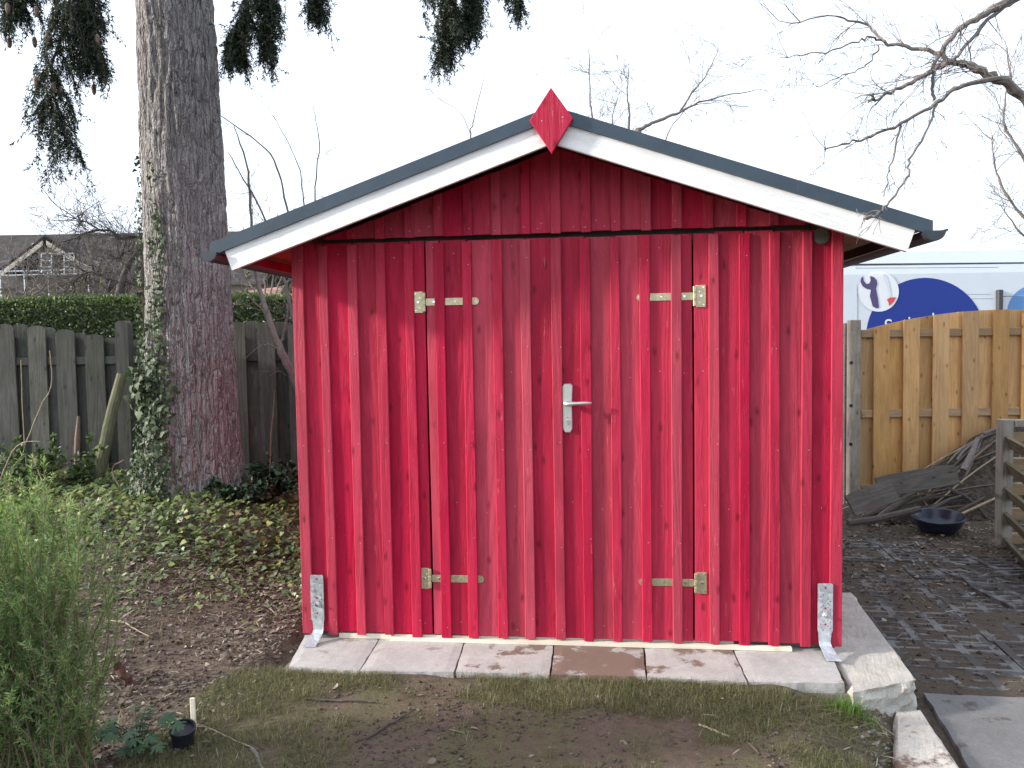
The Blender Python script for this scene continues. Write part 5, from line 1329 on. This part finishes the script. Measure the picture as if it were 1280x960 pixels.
back_tree('young_sapling', 'single thin sapling tip showing above the roof left of the ridge', 8.5, 640, [([B0, (630, 350, 0), (600, 230, 0), (588, 172, 0), (592, 150, 0), (605, 98, 0)], .02, .0025, 0), ([(588, 168, 0), (575, 140, 0), (545, 122, 0)], .004, .002, 1)], .02, 77, 'twig', 1.0, .2, twr=.002)
back_tree('apple_tree', 'gnarled bare apple tree above the hedge left of the trunk', 14.2, 165,
    [([B0, (160, 440, 0), (150, 378, 0), (153, 352, 0), (160, 330, 0)], .11, .05, 0), ([(160, 335, 0), (170, 318, 0), (200, 300, 0), (230, 297, 0), (186, 297, 0), (165, 296, 0), (148, 297, 0), (140, 289, 0), (125, 288, 0), (112, 289, 0), (95, 297, 0), (75, 303, 0)], .05, .012, 26),
     ([(125, 288, 0), (112, 280, 0), (104, 276, 0), (92, 273, 0), (70, 268, 0)], .02, .005, 8), ([(110, 288, 0), (98, 277, 0), (103, 268, 0), (75, 267, 0)], .012, .004, 4),
     ([(158, 335, 0), (150, 320, 0), (165, 312, 0)], .03, .008, 12), ([(152, 355, 0), (130, 345, 0), (112, 340, 0), (95, 350, 0), (80, 365, 0)], .03, .006, 16), ([(153, 350, 0), (172, 355, 0), (190, 352, 0)], .03, .008, 8), ([(150, 374, 0), (165, 372, 0), (185, 370, 0)], .03, .015, 5), ([(150, 374, 0), (135, 368, 0), (115, 372, 0)], .03, .012, 8)], .1, 79, 'twig_d', 2.2, .85, twr=.009)

for k, (px, Y, hts, lb) in enumerate(((25, 17.0, 330, 'twiggy bare shrub before the left half of the distant gable'), (75, 18.0, 326, 'twiggy bare shrub before the right half of the distant gable'), (120, 16.5, 318, 'twiggy bare shrub between the distant gable and the apple tree'), (180, 17.5, 322, 'twiggy bare shrub behind the hedge beside the big trunk'), (335, 16.0, 300, 'twiggy bare shrub over the hedge between trunk and shed'))):
    back_tree('bare_shrub', lb, Y, px, [([B0, (px + dx * .4, 390, 0), (px + dx, (hts + 390) / 2, 0), (px + dx * 1.6, hts + abs(dx) * .3, .1)], .03, .006, 9) for dx in (-26, -14, -4, 7, 17, 28)], .03, 120 + k, 'twig', 1.0, .8, 'bare shrubs behind the clipped hedge', .008, 'shrub')

def leafy(name, label, cx, cy, rx, ry, rz_, n, mat, seed, ls, stems=8, z0=None, cat='shrub', oval=True, clump=True):
    rng = np.random.default_rng(seed); z = gz(cx, cy) if z0 is None else z0
    root = empty(name, (cx, cy, z - .01)); tag(root, label, cat); st = MB(); P = []; D = []
    per = max(1, n // (stems * 4))
    for s in range(stems):
        a = rng.uniform(0, 6.283); q = rng.uniform(.2, 1) ** .6; tip = np.array([rx * q * math.cos(a), ry * q * math.sin(a), rz_ * rng.uniform(.55, 1.0) * (1.1 - .45 * q)])
        pts = np.array([tip * np.array([t ** 1.3, t ** 1.3, t ** .8]) + rng.normal(size=3) * .012 * (t > 0) for t in np.linspace(0, 1, 8)])
        st.tube([Vector(p) for p in pts], list(np.linspace(.006, .0015, 8)), 4, cap=False)
        lines = [pts]
        for k in range(3):
            i = rng.integers(3, 8); d = rng.normal(size=3) + np.array([0, 0, .4]); d /= np.linalg.norm(d); l = np.array([pts[i] + d * rz_ * .28 * t for t in np.linspace(0, 1, 5)]); lines.append(l); st.tube([Vector(p) for p in l], .0013, 3, cap=False)
        for l in lines:
            t = rng.uniform(.25, 1, per) * (len(l) - 1.001); i0 = t.astype(int); fr = (t - i0)[:, None]; P.append(l[i0] * (1 - fr) + l[i0 + 1] * fr); ax = l[i0 + 1] - l[i0]; D.append(ax / np.linalg.norm(ax, axis=1, keepdims=True) * .5 + rand_dirs(per, rng))
    P = np.concatenate(P); D = np.concatenate(D); n = len(P); Nn = rand_dirs(n, rng) * .6 + np.array([0, -.2, 1])
    L = rng.uniform(*ls, n); V, F, kk = shaped_leaves(P, D, Nn, L, OVAL if oval else IVY, .15)
    np_mesh('leaves', V, F, mat, np.repeat(np.clip(rng.normal(.45, .25, n), 0, 1), kk), root)['kind'] = 'stuff'
    st.build('stems', M['twig_d'], root)['kind'] = 'stuff'
p = at(345, 610, 6.6); leafy('evergreen_shrub', 'low dark evergreen shrub against the fence beside the shed', p[0], 6.6, .36, .28, .42, 1500, M['laurel'], 81, (.035, .06), 16)
p = at(300, 600, 6.4); leafy('ivy_clump', 'dark ivy clump at the right foot of the trunk', p[0], 6.35, .30, .2, .22, 900, M['laurel'], 82, (.035, .055), 14, oval=False, cat='ivy')
p = at(30, 620, 6.7); leafy('weedy_shrub', 'tangled grey green weeds before the left end of the fence', p[0], 6.7, .55, .3, .50, 1600, M['hedge'], 83, (.03, .05), 18)
p = at(110, 600, 6.9); leafy('weed_clump', 'small weed clump between the dead stem and the leaning pole', p[0], 6.85, .22, .15, .25, 500, M['hedge'], 84, (.025, .045), 9)
p = at(10, 640, 5.6); leafy('yellow_green_plant', 'sunlit yellow green plant behind the rosemary bush', p[0], 5.6, .3, .25, .30, 700, M['tuft'], 85, (.03, .06), 10, cat='plant')
# wild growth behind the hedge
for k, (px, py, Y, sx, sz) in enumerate(((20, 352, 14.5, 1.0, .6), (60, 355, 15.5, .9, .55), (100, 362, 15.0, .8, .4), (345, 345, 14.5, .9, .6))):
    p = at(px, py, Y); leafy('wild_shrub', ['broad yellowish shrub above the hedge at the left picture edge', 'yellow green shrub under the distant gable', 'low straggling shrub behind the hedge near the apple tree', 'yellow green shrub behind the hedge beside the shed'][k], p[0], Y, sx, .5, p[2] + .25, 2600, M['shrub'], 90 + k, (.05, .10), 34, z0=0)
p = at(425, 240, 24.0); leafy('far_evergreen', 'dark evergreen top peeping over the left roof slope', p[0], 24.0, 1.1, .8, p[2] + .1, 9000, M['needle'], 97, (.06, .13), 60, z0=0, cat='tree')

# ------------------------------------------------------------------ small things on the ground, left
b = MB(); p0 = onz(178, 860, -.05); p1 = at(133, 818, 3.25)
def stick(name, pts, r0, r1, mat, label, cat='stick', sides=7, group=None):
    pts = np.array(pts); c = pts[0].copy(); rng = np.random.default_rng(int(abs(c[0]) * 1000)); b = MB(); ln, _ = limb(b, pts - c, r0, r1, rng, 5, r0 * .25, sides)
    o = b.build(name, M[mat], None, c); tag(o, label, cat, group); return o
g_ = onz(172, 858, -.06); g_[2] = gz(g_[0], g_[1]) - .02; t_ = at(136, 818, g_[1] - .03)
stick('branch_stub', [g_, (g_ * .5 + t_ * .5) + np.array([0, 0, -.01]), t_], .024, .019, 'stub', 'stout brown branch stub beside the rosemary bush', 'branch', 9)
def ground_stick(pa, pb, r, mat, label, bend=.02, lift=.008):
    a = onz(*pa, -.05); c = onz(*pb, -.05); mid = (a + c) / 2; pts = []
    for t in (0, .33, .66, 1):
        q = a * (1 - t) + c * t; nrm = np.array([-(c - a)[1], (c - a)[0], 0]); q = q + nrm * bend * math.sin(t * 5); q[2] = gz(q[0], q[1]) + lift; pts.append(q)
    stick('stick', pts, r, r * .6, mat, label)
ground_stick((232, 905), (318, 934), .004, 'dry', 'thin pale stick right of the black pot')
ground_stick((315, 935), (330, 962), .008, 'twig', 'short grey stick at the bottom picture edge')
ground_stick((382, 877), (470, 879), .006, 'twig_d', 'dark straight stick on the lawn left of the middle')
ground_stick((458, 924), (518, 890), .006, 'twig_d', 'dark curved twig on the lawn below the doors')
ground_stick((874, 908), (912, 924), .005, 'dry', 'pale straw coloured stick on the mud right of the middle')
ground_stick((1092, 870), (1142, 900), .004, 'dry', 'pale straw lying before the rough stone block', .02)
ground_stick((1255, 836), (1300, 846), .008, 'twig', 'grey stick on the path at the right edge')
ground_stick((392, 825), (418, 812), .004, 'twig_d', 'small dark twig on the leftmost slab', 0.03, .03)
ground_stick((415, 828), (436, 817), .004, 'twig_d', 'second dark twig near the leftmost slab joint', 0.03, .03)
ground_stick((135, 795), (190, 806), .004, 'dry', 'pale dry stalk on the bank behind the branch stub', .05, .02)
# black pot with stake
p = onz(229, 934, -.06); root = empty('black_pot', (p[0], p[1], gz(p[0], p[1]) - .01)); tag(root, 'small black plastic pot lying in the lower left soil', 'pot')
b = MB(); b.lathe([(0, .004), (.036, 0), (.038, .01), (.045, .085), (.050, .088), (.050, .098), (.045, .098), (.040, .02), (0, .016)], 20); b.lathe([(0, .088), (.046, .084)], 20); b.build('pot_body', M['black'], root, (0, 0, .0), (R(14), R(6), 0), smooth=False)
p2 = onz(239, 918, -.06); b = MB(); b.cbox(-.010, .010, -.005, .005, -.03, .135, .003); o = b.build('wood_stake', M['strip'], None, (p2[0] + .012, p2[1], gz(p2[0], p2[1])), (R(-8), R(-4), 0)); tag(o, 'pale wooden stake stuck beside the black pot', 'stake')
# lobed plant
LOB = np.array([(0, .08), (.28, -.10), (.52, .05), (.34, .22), (.66, .42), (.60, .62), (.26, .44), (.34, .82), (.16, .74), (0, 1.0), (-.16, .74), (-.34, .82), (-.26, .44), (-.60, .62), (-.66, .42), (-.34, .22), (-.52, .05), (-.28, -.10)])
def lobed():
    rng = np.random.default_rng(99); p = onz(172, 945, -.06); z = gz(p[0], p[1]); root = empty('lobed_plant', (p[0], p[1], z)); tag(root, 'small plant with lobed green leaves left of the black pot', 'plant')
    for k in range(22):
        a = rng.uniform(0, 6.283); q = rng.uniform(.02, .15); tip = np.array([q * math.cos(a) * 1.1, q * math.sin(a), rng.uniform(.05, .15)]); b = MB(); b.tube([(0, 0, 0), tuple(tip * np.array([.5, .5, .8])), tuple(tip)], .0018, 4); st = b.build('leaf_stalk', M['lobed'], root)
        V, F, kk = shaped_leaves(np.array([tip]), np.array([[math.cos(a), math.sin(a) - .4, -.1]]), np.array([[rng.normal() * .2, -.35, 1.0]]), np.array([rng.uniform(.045, .07)]), LOB, .45)
        np_mesh('leaf', V, F, M['lobed'], np.full(len(V), rng.uniform()), root)
lobed()
# stems of dry weeds in front of the left fence
def weeds():
    rng = np.random.default_rng(101)
    for (pts, lb) in (([(35, 600, 6.9), (30, 545, 6.9), (26, 450, 6.9)], 'tall pale dry stalk before the left fence boards'), ([(30, 560, 6.9), (50, 510, 6.9), (64, 482, 6.9), (62, 438, 6.9)], 'pale dry stalk bending right before the fence'), ([(0, 600, 6.5), (15, 565, 6.5), (30, 553, 6.5), (50, 552, 6.5)], 'arching brown bramble stem at the left edge'), ([(40, 568, 6.5), (52, 600, 6.5), (62, 632, 6.5)], 'straw coloured stem hanging before the weeds')):
        stick('dry_stalk', [at(*q) for q in pts], .006, .003, 'dry', lb, 'stalk', 5)
    stick('bramble_stem', [at(155, 575, 6.6), at(140, 590, 6.6), at(168, 635, 6.4)], .006, .004, 'twig_r', 'thin reddish bramble stem before the leaning pole', 'stem', 5)
    stick('bare_sprig', [at(337, 610, 6.5), at(338, 560, 6.5), at(341, 520, 6.5), at(343, 488, 6.5)], .006, .003, 'twig_r', 'upright reddish sprig before the fence beside the shed', 'stem', 5)
weeds()

# ------------------------------------------------------------------ crumbs of soil and grit
def crumbs():
    rng = np.random.default_rng(111); X = []; Y = []; Rr = []; T = []
    def batch(n, x0, x1, y0, y1, fn, lo, hi, tl):
        x = rng.uniform(x0, x1, n); y = rng.uniform(y0, y1, n); k = rng.uniform(size=n) < fn(x, y); X.append(x[k]); Y.append(y[k]); Rr.append(lo + (hi - lo) * rng.uniform(size=k.sum()) ** 3); T.append(np.clip(rng.normal(tl, .2, k.sum()), 0, 1))
    def lawn_(x, y):
        u, v = uv_of(x, y); return (u > -.4) * (u < lawn_edge(v) - .03) * (v < -.44) * (.2 + .8 * (fbm(x * 3, y * 3, 61) < .47))
    batch(15000, -1.8, 1.75, 2.2, 3.75, lawn_, .002, .011, .3)
    def bank(x, y): u, v = uv_of(x, y); return (u < -.06) * .9
    batch(14000, -3.2, -.8, 2.6, 5.6, bank, .003, .014, .3)
    def yard(x, y): u, v = uv_of(x, y); return (u > 3.0) * (y > 3.0) * .8
    batch(9000, 1.8, 5.4, 3.0, 7.6, yard, .003, .016, .25)
    def cor(x, y): u, v = uv_of(x, y); return ((u > 2.58) & (u < lawn_edge(v)) & (v < -.36) & (v > -.9)) * 1.0
    batch(2500, 1.2, 2.0, 2.6, 3.6, cor, .003, .016, .75)
    x, y, r, t = map(np.concatenate, (X, Y, Rr, T)); n = len(x)
    P = on_ground(x, y); P[:, 2] += r * .3
    oct_ = np.array([(1, 0, 0), (-1, 0, 0), (0, 1, 0), (0, -1, 0), (0, 0, .7), (0, 0, -.7)], float)
    V = P[:, None, :] + oct_[None] * r[:, None, None] * rng.uniform(.6, 1.3, (n, 6, 1)) + rng.normal(size=(n, 6, 3)) * (r * .22)[:, None, None]
    f = np.array([(0, 2, 4), (2, 1, 4), (1, 3, 4), (3, 0, 4), (2, 0, 5), (1, 2, 5), (3, 1, 5), (0, 3, 5)])
    F = (np.arange(n)[:, None, None] * 6 + f[None]).reshape(-1, 3)
    o = np_mesh('soil_crumbs', V.reshape(-1, 3), F, M['crumb'], np.repeat(t, 6)); tag(o, 'loose soil crumbs and grit on the ground', 'soil', kind='stuff')
q = N('soil crumb'); M['crumb'] = q.base(q.ramp(q.attr(), [(0, (.06, .046, .038)), (.6, (.15, .118, .094)), (.85, (.24, .21, .18)), (1, (.40, .37, .33))]), .95, 0, None, .2)
crumbs()
